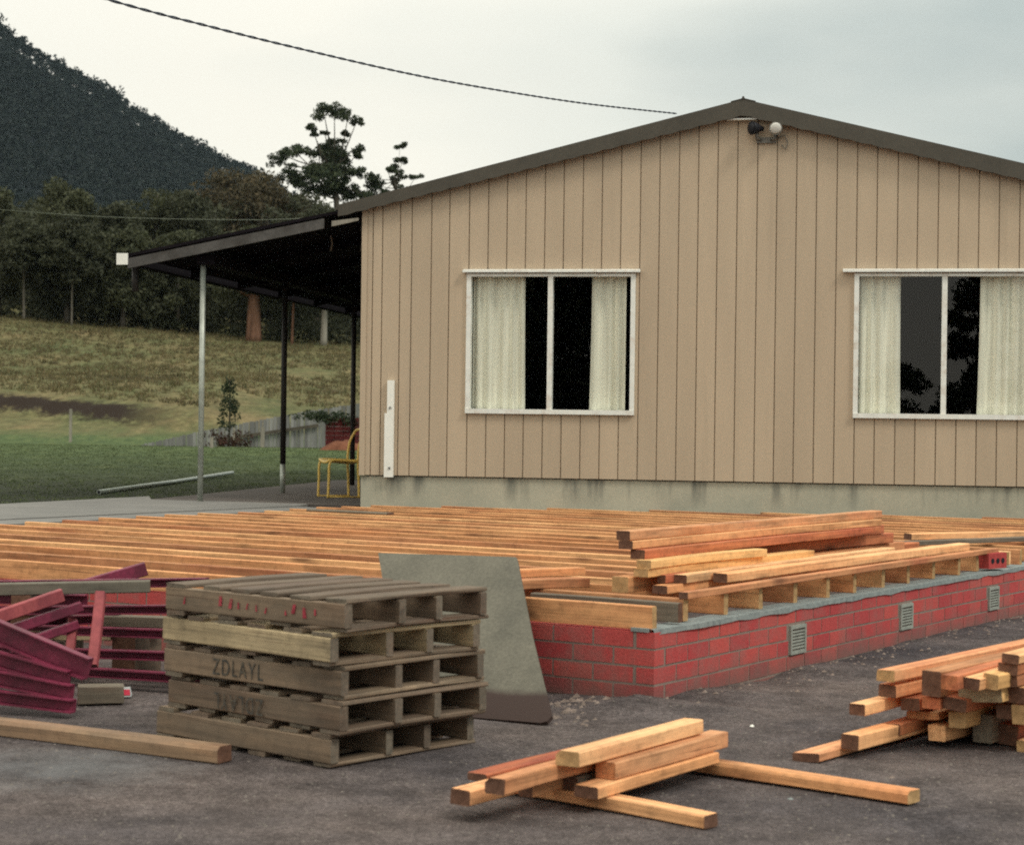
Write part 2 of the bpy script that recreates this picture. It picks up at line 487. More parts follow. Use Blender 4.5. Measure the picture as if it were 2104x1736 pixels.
def mat_ground():
    n = Nodes('yard_and_grass')
    p = n.position()
    sep = n.new('ShaderNodeSeparateXYZ')
    n.link(p, sep.inputs[0])
    X, Y = sep.outputs['X'], sep.outputs['Y']
    # bare gritty yard
    big = n.noise(p, 0.55, 5, 0.6)
    mid = n.noise(p, 3.5, 6, 0.7)
    grit = n.noise(p, 120, 3, 0.75)
    grit2 = n.noise(p, 38, 4, 0.75)
    dirt = n.ramp(big, [(0.3, (0.068, 0.061, 0.066)), (0.5, (0.108, 0.090, 0.087)), (0.70, (0.150, 0.119, 0.108))])
    dirt = n.mix(0.8, dirt, n.ramp(mid, [(0.3, 0.45), (0.7, 1.6)]), 'MULTIPLY')
    dirt = n.mix(0.9, dirt, n.ramp(grit, [(0.33, 0.4), (0.52, 1.0), (0.7, 1.7)]), 'MULTIPLY')
    dirt = n.mix(0.8, dirt, n.ramp(grit2, [(0.3, 0.5), (0.7, 1.6)]), 'MULTIPLY')
    # pale cement dust spilt at the left foreground
    vd = n.new('ShaderNodeVectorMath', operation='DISTANCE')
    vd.inputs[1].default_value = (-1.75, 7.65, 0)
    n.link(n.mapping(p, (1, 1, 0)), vd.inputs[0])
    dust = n.math('SUBTRACT', n.math('ADD', -0.15, n.math('MULTIPLY', mid, 1.5)), vd.outputs['Value'])
    dirt = n.mix(n.ramp(dust, [(0.0, 0.0), (0.7, 0.55)]), dirt, (0.19, 0.20, 0.205))
    # lawn
    gl = n.noise(n.mapping(p, (1.2, 0.6, 1)), 1.5, 6, 0.7)
    gf = n.noise(n.mapping(p, (12, 5, 8)), 1.0, 5, 0.75)
    lawn = n.ramp(gl, [(0.3, (0.036, 0.054, 0.026)), (0.52, (0.056, 0.078, 0.034)), (0.72, (0.090, 0.104, 0.045))])
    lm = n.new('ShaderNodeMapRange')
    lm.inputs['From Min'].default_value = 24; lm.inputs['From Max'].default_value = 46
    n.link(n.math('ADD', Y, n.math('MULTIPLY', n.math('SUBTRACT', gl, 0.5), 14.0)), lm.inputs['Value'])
    lawn = n.mix(lm.outputs[0], (0.032, 0.036, 0.024), n.mix(1.0, lawn, (1.45, 1.45, 1.35), 'MULTIPLY'))  # darker towards the slab: shade, long grass and soil put into one colour
    lawn = n.mix(0.9, lawn, n.ramp(gf, [(0.3, 0.55), (0.7, 1.4)]), 'MULTIPLY')
    # rough paddock
    pl = n.noise(n.mapping(p, (0.25, 0.11, 0.6)), 1.0, 6, 0.72)
    pf = n.noise(n.mapping(p, (2.5, 1.0, 6)), 1.0, 5, 0.75)
    pad = n.ramp(pl, [(0.34, (0.085, 0.098, 0.042)), (0.5, (0.128, 0.120, 0.056)), (0.66, (0.175, 0.138, 0.070))])
    pad = n.mix(0.9, pad, n.ramp(pf, [(0.3, 0.5), (0.5, 0.95), (0.7, 1.5)]), 'MULTIPLY')
    # bare soil banks that cross the paddock
    wob = n.math('MULTIPLY', n.math('SUBTRACT', n.noise(n.mapping(p, (0.25, 0.05, 0)), 1.0, 5, 0.65), 0.5), 5.0)
    line = n.math('ADD', n.math('MULTIPLY_ADD', X, -0.50, 78.6), wob)
    d = n.math('ABSOLUTE', n.math('SUBTRACT', Y, line))
    xm = n.ramp(n.math('MULTIPLY_ADD', X, -0.02, 0.0), [(0.30, 0.0), (0.36, 1.0)])
    band = n.math('MULTIPLY', n.ramp(n.math('ADD', n.math('MULTIPLY', d, 0.1), n.math('MULTIPLY', n.math('SUBTRACT', pf, 0.5), 0.25)), [(0.06, 1.0), (0.15, 0.0)]), xm)
    line2 = n.math('ADD', n.math('MULTIPLY_ADD', X, 0.15, 106.0), n.math('MULTIPLY', wob, 1.2))
    d2 = n.math('ABSOLUTE', n.math('SUBTRACT', Y, line2))
    xm2 = n.ramp(n.noise(n.mapping(p, (0.12, 0, 0)), 1.0, 3, 0.5), [(0.50, 0.0), (0.58, 0.85)])
    band2 = n.math('MULTIPLY', n.ramp(n.math('MULTIPLY', d2, 0.1), [(0.06, 1.0), (0.2, 0.0)]), xm2)
    soil = (0.027, 0.019, 0.014)
    pad = n.mix(band, pad, soil)
    pad = n.mix(band2, pad, soil)
    fl = n.math('ADD', Y, n.math('MULTIPLY', n.noise(p, 0.5, 4, 0.6), 8.0))
    g = n.mix(n.ramp(n.math('MULTIPLY', fl, 0.01), [(0.855, 0.0), (0.895, 1.0)]), lawn, pad)
    fd = n.math('ADD', Y, n.math('MULTIPLY', n.noise(p, 2.0, 4, 0.6), 1.2))
    c = n.mix(n.ramp(n.math('MULTIPLY', fd, 0.02), [(0.36, 0.0), (0.385, 1.0)]), dirt, g)
    hb = n.math('ADD', n.math('MULTIPLY', grit, 0.5), n.math('ADD', n.math('MULTIPLY', grit2, 0.8), n.math('MULTIPLY', mid, 1.6)))
    n.bump(hb, 0.7, 0.02)
    return n.finish(c, 0.95, 0.1)


M['clad'] = mat_cladding()
M['slabwall'] = mat_slabwall()
M['brick'] = mat_brick()
M['mortar'] = mat_mortar('brick_mortar', (0.20, 0.155, 0.135), (0.31, 0.24, 0.205))
M['cap'] = mat_mortar('mortar_capping', (0.16, 0.18, 0.18), (0.29, 0.32, 0.31))
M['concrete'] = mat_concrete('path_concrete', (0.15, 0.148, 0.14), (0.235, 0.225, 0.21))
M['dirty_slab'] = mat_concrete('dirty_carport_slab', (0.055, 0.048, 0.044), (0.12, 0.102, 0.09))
M['sheet'] = mat_sheet()
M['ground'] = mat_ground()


def mat_curtain():
    n = Nodes('cream_curtain')
    p = n.tc.outputs['Object']
    a = n.noise(n.mapping(p, (25, 25, 0.6)), 1.0, 3, 0.5)
    c = n.mix(1.0, (0.96, 0.91, 0.77), n.ramp(a, [(0.3, 0.80), (0.7, 1.05)]), 'MULTIPLY')
    return n.finish(c, 0.9, 0.1)


def mat_glass():
    n = Nodes('window_glass')
    t = n.t
    tr = n.new('ShaderNodeBsdfTransparent')
    tr.inputs[0].default_value = (0.90, 0.93, 0.92, 1)
    gl = n.new('ShaderNodeBsdfGlossy')
    gl.inputs['Roughness'].default_value = 0.01
    fr = n.new('ShaderNodeLayerWeight')
    f = n.math('POWER', fr.outputs['Facing'], 5.0)
    mx = n.new('ShaderNodeMixShader')
    n.link(n.math('MULTIPLY_ADD', f, 0.9, 0.040), mx.inputs[0])
    n.link(tr.outputs[0], mx.inputs[1]); n.link(gl.outputs[0], mx.inputs[2])
    n.link(mx.outputs[0], n.out.inputs['Surface'])
    return n.m


def mat_paling():
    n = Nodes('grey_palings')
    r = n.rnd_island()
    c = n.ramp(r, [(0, (0.15, 0.15, 0.145)), (1, (0.27, 0.27, 0.26))])
    f = n.noise(n.mapping(n.tc.outputs['Object'], (8, 8, 1)), 2.0, 4, 0.6)
    c = n.mix(1.0, c, n.ramp(f, [(0.3, 0.8), (0.7, 1.15)]), 'MULTIPLY')
    return n.finish(c, 0.9, 0.1)


M['curtain'] = mat_curtain()
M['glass'] = mat_glass()
M['paling'] = mat_paling()


# ------------------------------------------------------------------ mesh helpers
class MB:
    def __init__(self):
        self.v, self.f, self.mi, self.sm = [], [], [], []

    def face(self, idx, mi=0, smooth=False):
        self.f.append(idx); self.mi.append(mi); self.sm.append(smooth)

    def quad(self, a, b, c, d, mi=0):
        i = len(self.v)
        self.v += [tuple(a), tuple(b), tuple(c), tuple(d)]
        self.face((i, i + 1, i + 2, i + 3), mi)

    def hexa(self, p, mi=0):
        """8 corners: bottom 4 then top 4, counter-clockwise seen from above."""
        i = len(self.v)
        self.v += [tuple(q) for q in p]
        for f in ((3, 2, 1, 0), (4, 5, 6, 7), (0, 1, 5, 4), (1, 2, 6, 5), (2, 3, 7, 6), (3, 0, 4, 7)):
            self.face(tuple(i + k for k in f), mi)

    def box(self, x0, x1, y0, y1, z0, z1, mi=0):
        self.hexa([(x0, y0, z0), (x1, y0, z0), (x1, y1, z0), (x0, y1, z0),
                   (x0, y0, z1), (x1, y0, z1), (x1, y1, z1), (x0, y1, z1)], mi)

    def bar(self, a, b, w, h, up=(0, 0, 1), mi=0):
        a, b = Vector(a), Vector(b)
        d = (b - a).normalized()
        s = d.cross(Vector(up)).normalized()
        u = s.cross(d)
        p = []
        for z in (-h / 2, h / 2):
            for q, y in ((a, -w / 2), (b, -w / 2), (b, w / 2), (a, w / 2)):
                p.append(q - s * y + u * z)
        p = [p[0], p[1], p[2], p[3], p[4], p[5], p[6], p[7]]
        # order so that it runs counter-clockwise from above
        self.hexa([p[0], p[1], p[2], p[3], p[4], p[5], p[6], p[7]][::1], mi)

    def tube(self, pts, rad, n=8, mi=0, caps=True):
        pts = [Vector(p) for p in pts]
        rads = rad if hasattr(rad, '__len__') else [rad] * len(pts)
        base = len(self.v)
        prev = None
        for i, p in enumerate(pts):
            d = (pts[min(i + 1, len(pts) - 1)] - pts[max(i - 1, 0)]).normalized()
            if prev is None:
                ref = Vector((0, 0, 1)) if abs(d.z) < 0.9 else Vector((1, 0, 0))
                s = d.cross(ref).normalized()
            else:
                s = (prev - d * prev.dot(d)).normalized()
            prev = s
            t = d.cross(s)
            for k in range(n):
                a = 2 * PI * k / n
                self.v.append(tuple(p + (s * math.cos(a) + t * math.sin(a)) * rads[i]))
        for i in range(len(pts) - 1):
            for k in range(n):
                a, b = base + i * n + k, base + i * n + (k + 1) % n
                self.face((a, b, b + n, a + n), mi, True)
        if caps:
            self.face(tuple(base + k for k in range(n))[::-1], mi)
            e = base + (len(pts) - 1) * n
            self.face(tuple(e + k for k in range(n)), mi)

    def build(self, name, mats, parent=None):
        me = bpy.data.meshes.new(name)
        me.from_pydata(self.v, [], self.f)
        mats = mats if isinstance(mats, (list, tuple)) else [mats]
        for m in mats:
            me.materials.append(m)
        me.polygons.foreach_set('material_index', self.mi)
        me.polygons.foreach_set('use_smooth', self.sm)
        me.update()
        o = bpy.data.objects.new(name, me)
        COL.objects.link(o)
        if parent:
            o.parent = parent
        return o


def tag(o, label, cat, group=None, kind=None):
    if label:
        o['label'] = label
    if cat:
        o['category'] = cat
    if group:
        o['group'] = group
    if kind:
        o['kind'] = kind
    return o


def thing(name, label, cat, loc=(0, 0, 0), rz=0.0, group=None):
    o = bpy.data.objects.new(name, None)
    COL.objects.link(o)
    o.location = loc
    o.rotation_euler = (0, 0, rz)
    o.empty_display_size = 0.1
    return tag(o, label, cat, group)


def plank_mesh(length, w, h, bow=0.004, cham=0.004, jit=0.0015, wane=0.0, segs=None):
    """Sawn board along +X from the origin, bottom at z = 0, centred on y. Slot 1 is the end grain."""
    mb = MB()
    n = segs or max(3, int(length / 0.35))
    c = cham
    cw = cham + wane
    prof = [(-w / 2 + c, 0), (w / 2 - c, 0), (w / 2, c), (w / 2, h - cw), (w / 2 - cw, h), (-w / 2 + c, h), (-w / 2, h - c), (-w / 2, c)]
    by, bz = random.uniform(-bow, bow), random.uniform(0, bow)
    tw = random.uniform(-0.02, 0.02)
    for i in range(n + 1):
        t = i / n
        k = 4 * t * (1 - t)
        ca, sa = math.cos(tw * t), math.sin(tw * t)
        for (y, z) in prof:
            yy = y * ca - z * sa + by * k * 3 + random.uniform(-jit, jit)
            zz = max(0.0, y * sa * 0 + z + bz * k) + random.uniform(-jit, jit) * 0.6
            mb.v.append((length * t + (random.uniform(-0.002, 0.002) if i in (0, n) else 0), yy, zz))
    m = len(prof)
    for i in range(n):
        for k in range(m):
            a, b = i * m + k, i * m + (k + 1) % m
            mb.face((a, a + m, b + m, b))
    mb.face(tuple(range(m)), 1)
    mb.face(tuple(n * m + k for k in range(m))[::-1], 1)
    return mb


def plank(name, a, direction, length, w, h, mat, endmat, label, cat, group=None, z=None, pitch=0.0, roll=0.0, wane=0.0, bow=0.004):
    mb = plank_mesh(length, w, h, bow=bow, wane=wane)
    o = mb.build(name, [mat, endmat])
    d = Vector(direction)
    o.location = Vector(a) if z is None else Vector((a[0], a[1], z))
    o.rotation_mode = 'XYZ'
    o.rotation_euler = (roll, -pitch, math.atan2(d.y, d.x))
    return tag(o, label, cat, group)


def bar_between(name, a, b, w, h, mat, endmat, label, cat, group=None, parent=None, roll=0.0, lip=0.0):
    """Steel bar between two points (centre line), local x along it; lip > 0 makes it a channel."""
    a, b = Vector(a), Vector(b)
    L = (b - a).length
    mb = MB()
    if lip:
        t = 0.006
        mb.box(0, L, -t / 2, t / 2, -h / 2, h / 2)
        mb.box(0, L, -w, -t / 2 - 0.0005, h / 2 - t, h / 2 + 0.001)
        mb.box(0, L, -w, -t / 2 - 0.0005, -h / 2 - 0.001, -h / 2 + t)
    else:
        mb.v = []
        q = plank_mesh(L, w, h, bow=0.001, cham=0.005, jit=0.0004, segs=3)
        mb = q
        mb.v = [(x, y, z - h / 2) for (x, y, z) in mb.v]
    o = mb.build(name, [mat, endmat])
    d = (b - a).normalized()
    pitch = math.asin(d.z)
    o.location = a
    o.rotation_euler = (roll, -pitch, math.atan2(d.y, d.x))
    if parent:
        o.parent = parent
        return o
    return tag(o, label, cat, group)


# ------------------------------------------------------------------ terrain
PROF = [(-60, 0), (14.5, 0), (19, 0.42), (22, 0.455), (35, 0.50), (44, 0.62), (50, 0.69), (56, 0.55), (62, 0.15), (72, 0.02), (80, 0.36),
        (85, 0.98), (90, 1.60), (110, 4.0), (145, 8.05), (200, 12), (400, 18), (800, 25), (6000, 40)]


def ground_z(X, Y):
    z = interp(PROF, Y)
    z += -(max(-70, min(25, X)) + 25) * 0.062 * smooth(80, 145, Y)
    if 84 < Y < 160 and X < -10:
        ln = 78.6 - 0.50 * X
        z += 0.6 * smooth(ln - 1.3, ln + 0.5, Y) * smooth(11, 15, -X) * (1 - smooth(98, 118, Y))
    if Y > 70:
        z += 0.35 * smooth(80, 100, Y) * noise.noise(Vector((X * 0.09, Y * 0.05, 0)))
        z += 0.12 * smooth(80, 95, Y) * noise.noise(Vector((X * 0.5, Y * 0.2, 3)))
    elif Y < 14:
        z += 0.012 * noise.noise(Vector((X * 0.9, Y * 0.9, 5)))
        # grit banked against the brick wall
        p = Vector((X, Y, 0)) - FC
        r, l = p.dot(DR), p.dot(DL)
        if r > -0.6 and l < 0.1 and l > -0.8:
            z += 0.035 * (1 - min(1, abs(l) / 0.7)) * (0.6 + noise.noise(Vector((X * 2.5, Y * 2.5, 1))))
        if l > -0.6 and r < 0.1 and r > -0.8:
            z += 0.03 * (1 - min(1, abs(r) / 0.7)) * (0.6 + noise.noise(Vector((X * 2.5, Y * 2.5, 1))))
    return z


def make_ground():
    ys, y = [], -60.0
    while y < 5000:
        ys.append(y)
        if y < 4: y += 4 if y < -4 else 1
        elif y < 16: y += 0.16
        elif y < 60: y += 0.8
        elif y < 150: y += 1.2
        elif y < 260: y += 10
        else: y *= 1.4
    xs, x = [], 0.0
    while x < 3600:
        xs.append(x)
        if x < 6: x += 0.16
        elif x < 45: x += 1.2
        elif x < 90: x += 4
        else: x *= 1.5
    xs = [-a for a in xs[:0:-1]] + xs
    mb = MB()
    for yy in ys:
        for xx in xs:
            mb.v.append((xx, yy, ground_z(xx, yy)))
    w = len(xs)
    for j in range(len(ys) - 1):
        for i in range(w - 1):
            a = j * w + i
            mb.face((a, a + 1, a + w + 1, a + w), 0, True)
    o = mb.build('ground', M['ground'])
    tag(o, None, None, kind='structure')


make_ground()


def prism(name, poly, z0, z1, mat, parent=None):
    mb = MB()
    n = len(poly)
    mb.v = [(p[0], p[1], z0) for p in poly] + [(p[0], p[1], z1) for p in poly]
    mb.face(tuple(range(n))[::-1])
    mb.face(tuple(range(n, 2 * n)))
    for i in range(n):
        j = (i + 1) % n
        mb.face((i, j, n + j, n + i))
    return mb.build(name, mat, parent)


def hp(x, y):
    p = HM @ Vector((x, y, 0))
    return (p.x, p.y)


kerb = [FR(-0.8, 8.04)[:2], FR(7.55, 8.04)[:2], FR(7.55, 8.55)[:2], FR(-0.8, 8.55)[:2]]
tag(prism('kerb_strip', kerb, -0.1, 0.478, M['concrete']), None, None, kind='structure')
path = [FR(-1.5, 8.58)[:2], FR(7.6, 8.58)[:2], hp(-0.6, 0.02), hp(-2.55, 0.35), (-4.30, 22.55), (-5.40, 20.05), (-8.6, 13.2)]
tag(prism('path', path, -0.1, 0.486, M['concrete']), None, None, kind='structure')
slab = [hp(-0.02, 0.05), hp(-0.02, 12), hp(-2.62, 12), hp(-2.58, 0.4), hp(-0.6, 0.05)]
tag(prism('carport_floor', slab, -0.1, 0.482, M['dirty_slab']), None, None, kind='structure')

# ------------------------------------------------------------------ house
WALL_W, RIDGE = 8.29, 4.144
ZB = 0.82
RIDGE_Z = 4.86


def roof_z(w):
    return RIDGE_Z - abs(w - RIDGE) * 0.246


house = thing('house', 'beige gabled house with vertical cladding, two white windows and an open carport on its left', 'house', HB, HA)

wins = []
for (xa, ya, xb, yb) in ((957, 563, 1307, 849), (1752, 563, 2130, 857)):
    wa, za = house_pt(xa, yb)
    wb, zb = house_pt(xb, ya)
    wins.append((wa, wb, za if xa < 1500 else wins[0][2], zb if xa < 1500 else wins[0][3]))


def build_cladding():
    mb = MB()
    pitch, gap = 0.2085, 0.012
    edges = []
    first = [0.0, 0.113, 0.22, 0.42, 0.55, 0.77, 0.97, 1.19, 1.40]
    edges += list(zip(first, first[1:]))
    w = first[-1]
    while w < WALL_W:
        j = random.uniform(-0.004, 0.004)
        edges.append((w, min(WALL_W, w + pitch + j)))
        w += pitch + j
    cuts = [q for wn in wins for q in wn[:2]] + [RIDGE]
    for (a, b) in edges:
        ba, bb = a + gap / 2, b - gap / 2
        for (lo, hi, fy, isboard) in ((a, b, 0.0, False), (ba, bb, -0.018, True)):
            if hi - lo < 0.01:
                continue
            brk = sorted([lo, hi] + [q for q in cuts if lo < q < hi])
            for s, e in zip(brk, brk[1:]):
                if e - s < 1e-4:
                    continue
                m = (s + e) / 2
                segs = None
                for wn in wins:
                    if wn[0] < m < wn[1]:
                        segs = [((ZB, ZB), (wn[2], wn[2])), ((wn[3], wn[3]), (roof_z(s) - 0.05, roof_z(e) - 0.05))]
                if segs is None:
                    segs = [((ZB, ZB), (roof_z(s) - 0.05, roof_z(e) - 0.05))]
                for (z0, z1) in segs:
                    if isboard:
                        mb.hexa([(s, fy, z0[0]), (e, fy, z0[1]), (e, 0.0, z0[1]), (s, 0.0, z0[0]),
                                 (s, fy, z1[0]), (e, fy, z1[1]), (e, 0.0, z1[1]), (s, 0.0, z1[0])])
                    else:
                        mb.quad((s, fy + 0.003, z0[0]), (e, fy + 0.003, z0[1]), (e, fy + 0.003, z1[1]), (s, fy + 0.003, z1[0]))
    # side walls and back wall
    H = roof_z(0) - 0.06
    mb.box(0.0, 0.08, 0.01, 12, ZB, H)
    mb.box(WALL_W - 0.08, WALL_W, 0.01, 12, ZB, H)
    mb.box(0.081, WALL_W - 0.081, 11.9, 12, ZB, H)
    o = mb.build('wall_cladding', M['clad'], house)
    # corner flashing
    c = MB()
    c.box(-0.012, 0.05, -0.030, -0.0225, ZB - 0.005, roof_z(0) - 0.1)
    c.box(-0.012, -0.0005, -0.022, 0.05, ZB - 0.005, roof_z(0) - 0.1)
    c.build('corner_flashing', M['clad'], house)


build_cladding()
b = MB()
b.box(0.0, WALL_W, 0.012, 12, -0.1, ZB - 0.012)
b.build('concrete_base', M['slabwall'], house)
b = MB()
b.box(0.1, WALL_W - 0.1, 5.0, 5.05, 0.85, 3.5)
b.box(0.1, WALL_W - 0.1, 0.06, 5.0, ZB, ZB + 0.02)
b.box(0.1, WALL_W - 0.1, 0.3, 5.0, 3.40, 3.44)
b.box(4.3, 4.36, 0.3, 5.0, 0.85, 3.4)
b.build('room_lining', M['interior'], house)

# roof sheets, barge capping, ridge cap
rf = MB()
for (w0, w1) in ((-0.30, RIDGE), (RIDGE, WALL_W + 0.35)):
    n = 60
    for i in range(n):
        ya, yb = -0.12 + 12.3 * i / n, -0.12 + 12.3 * (i + 1) / n
        off = 0.012 * math.sin(i * PI / 2 * 1.0)
        off2 = 0.012 * math.sin((i + 1) * PI / 2 * 1.0)
        rf.hexa([(w0, ya, roof_z(w0) - 0.05 + off), (w1, ya, roof_z(w1) - 0.05 + off), (w1, yb, roof_z(w1) - 0.05 + off2), (w0, yb, roof_z(w0) - 0.05 + off2),
                 (w0, ya, roof_z(w0) - 0.02 + off), (w1, ya, roof_z(w1) - 0.02 + off), (w1, yb, roof_z(w1) - 0.02 + off2), (w0, yb, roof_z(w0) - 0.02 + off2)])
rf.build('roof', M['barge'], house)
bg = MB()
bw = [-0.26]
while bw[-1] < WALL_W + 0.3:
    bw.append(bw[-1] + 0.10425)
bw = sorted(bw + [RIDGE])
for k, (w0, w1) in enumerate(zip(bw, bw[1:])):
    def low(w, kk):
        h = lerp(0.125, 0.168, min(1.0, max(0.0, (w + 0.26) / 4.4)))
        return roof_z(w) - h - (0.011 if kk % 2 else 0.0)  # sawtooth dips build the barge shadow at the cladding grooves into the edge
    bg.hexa([(w0, -0.135, low(w0, k)), (w1, -0.135, low(w1, k + 1)), (w1, -0.121, low(w1, k + 1)), (w0, -0.121, low(w0, k)),
             (w0, -0.135, roof_z(w0)), (w1, -0.135, roof_z(w1)), (w1, -0.121, roof_z(w1)), (w0, -0.121, roof_z(w0))])
bg.build('barge_capping', M['barge'], house)
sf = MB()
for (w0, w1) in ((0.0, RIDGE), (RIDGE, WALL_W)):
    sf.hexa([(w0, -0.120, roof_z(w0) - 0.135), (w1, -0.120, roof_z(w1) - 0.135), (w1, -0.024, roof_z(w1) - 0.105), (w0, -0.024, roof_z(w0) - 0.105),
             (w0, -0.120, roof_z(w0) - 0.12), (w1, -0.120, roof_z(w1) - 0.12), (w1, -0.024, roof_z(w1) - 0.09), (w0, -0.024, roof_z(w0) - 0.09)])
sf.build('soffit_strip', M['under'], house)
rc = MB()
for sg in (-1, 1):
    q0, q1 = sorted((RIDGE, RIDGE + sg * 0.13))
    rc.hexa([(q0, -0.14, roof_z(q0) + 0.002), (q1, -0.14, roof_z(q1) + 0.002), (q1, 12.2, roof_z(q1) + 0.002), (q0, 12.2, roof_z(q0) + 0.002),
             (q0, -0.14, roof_z(q0) + 0.010), (q1, -0.14, roof_z(q1) + 0.010), (q1, 12.2, roof_z(q1) + 0.010), (q0, 12.2, roof_z(q0) + 0.010)])
rc.tube([(RIDGE, -0.15, RIDGE_Z + 0.014), (RIDGE, 12.2, RIDGE_Z + 0.014)], 0.014, 8)
rc.build('ridge_cap', M['barge'], house)
pt = MB()
pt.box(RIDGE - 0.17, RIDGE + 0.15, -0.118, -0.030, RIDGE_Z - 0.215, RIDGE_Z - 0.20)
pt.build('ridge_flashing', M['alu'], house)

# carport roof, fascia, beam, gutter, posts
CW0, CW1 = -2.68, -0.02


def car_z(w):
    return 3.695 + (w + 0.30) * 0.192


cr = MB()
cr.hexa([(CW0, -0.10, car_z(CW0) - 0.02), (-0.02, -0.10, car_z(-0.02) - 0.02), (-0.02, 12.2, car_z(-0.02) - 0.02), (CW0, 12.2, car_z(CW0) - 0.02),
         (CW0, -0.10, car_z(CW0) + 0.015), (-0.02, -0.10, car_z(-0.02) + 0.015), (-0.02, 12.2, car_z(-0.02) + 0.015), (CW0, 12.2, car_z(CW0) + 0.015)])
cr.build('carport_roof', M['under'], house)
fa = MB()
fa.hexa([(CW0, -0.135, car_z(CW0) - 0.155), (-0.42, -0.135, car_z(-0.42) - 0.155), (-0.42, -0.10, car_z(-0.42) - 0.155), (CW0, -0.10, car_z(CW0) - 0.155),
         (CW0, -0.135, car_z(CW0) - 0.045), (-0.42, -0.135, car_z(-0.42) - 0.045), (-0.42, -0.10, car_z(-0.42) - 0.045), (CW0, -0.10, car_z(CW0) - 0.045)])
fa.build('carport_fascia', M['fascia'], house)
fb = MB()
fb.hexa([(-0.33, -0.13, car_z(-0.33) - 0.150), (-0.03, -0.13, car_z(-0.03) - 0.145), (-0.03, -0.105, car_z(-0.03) - 0.145), (-0.33, -0.105, car_z(-0.33) - 0.150),
         (-0.33, -0.13, car_z(-0.33) - 0.09), (-0.03, -0.13, car_z(-0.03) - 0.115), (-0.03, -0.105, car_z(-0.03) - 0.115), (-0.33, -0.105, car_z(-0.33) - 0.09)])
fb.build('fascia_offcut', M['trunk_pale'], house)
for g in (1.8, 3.6, 5.4, 7.2, 9.0, 10.8):
    q = MB()
    q.hexa([(CW0 + 0.05, g, car_z(CW0) - 0.12), (-0.02, g, car_z(-0.02) - 0.13), (-0.02, g + 0.05, car_z(-0.02) - 0.13), (CW0 + 0.05, g + 0.05, car_z(CW0) - 0.12),
            (CW0 + 0.05, g, car_z(CW0) - 0.022), (-0.02, g, car_z(-0.02) - 0.022), (-0.02, g + 0.05, car_z(-0.02) - 0.022), (CW0 + 0.05, g + 0.05, car_z(CW0) - 0.022)])
    q.build('rafter', M['under'], house)
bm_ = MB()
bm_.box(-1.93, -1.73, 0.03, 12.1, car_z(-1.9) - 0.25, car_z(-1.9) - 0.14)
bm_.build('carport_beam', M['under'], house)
gt = MB()
gt.box(CW0 - 0.11, CW0 - 0.003, -0.10, 12.2, car_z(CW0) - 0.105, car_z(CW0) - 0.095)
gt.box(CW0 - 0.115, CW0 - 0.105, -0.10, 12.2, car_z(CW0) - 0.094, car_z(CW0) + 0.005)
gut = gt.build('gutter', M['under'], house)
ge = MB()
ge.box(CW0 - 0.125, CW0 + 0.005, -0.155, -0.136, car_z(CW0) - 0.115, car_z(CW0) + 0.012)
ge.box(CW0 - 0.125, CW0 - 0.116, -0.1355, -0.02, car_z(CW0) - 0.115, car_z(CW0) + 0.008)
ge.build('gutter_end', M['white'], gut)
dp = MB()
dp.tube([(CW0 + 0.0, 0.1, car_z(CW0) - 0.12), (CW0 + 0.0, 0.1, car_z(CW0) - 0.40)], 0.038, 10)
dp.build('downpipe_stub', M['dark_post'], gut)
PT = car_z(-1.9) - 0.25
for i, (g, pw) in enumerate(((0.12, -1.885), (3.05, -1.815), (6.35, -1.775))):
    q = MB()
    if i == 0:
        q.tube([(pw, g, 0.48), (pw, g, PT)], 0.032, 12)
        q.build('carport_post', M['gal'], house)
    else:
        q.tube([(pw, g, 0.85 if i == 1 else 0.48), (pw, g, PT)], 0.037, 12)
        po = q.build('carport_post', M['dark_post'], house)
        if i == 1:
            q = MB()
            q.tube([(pw, g, 0.48), (pw, g, 0.849)], 0.035, 12)
            q.build('post_foot', M['gal'], po)
for (dx, dz, ln) in ((-0.47, -0.2, 0.17), (-0.12, -0.17, 0.27)):
    q = MB()
    zt = car_z(dx) + dz + 0.02
    q.tube([(dx, 0.35, zt), (dx + 0.012, 0.36, zt - ln * 0.5), (dx + 0.002, 0.35, zt - ln)], 0.009, 6)
    q.build('dangling_strap', M['weathered'], house)

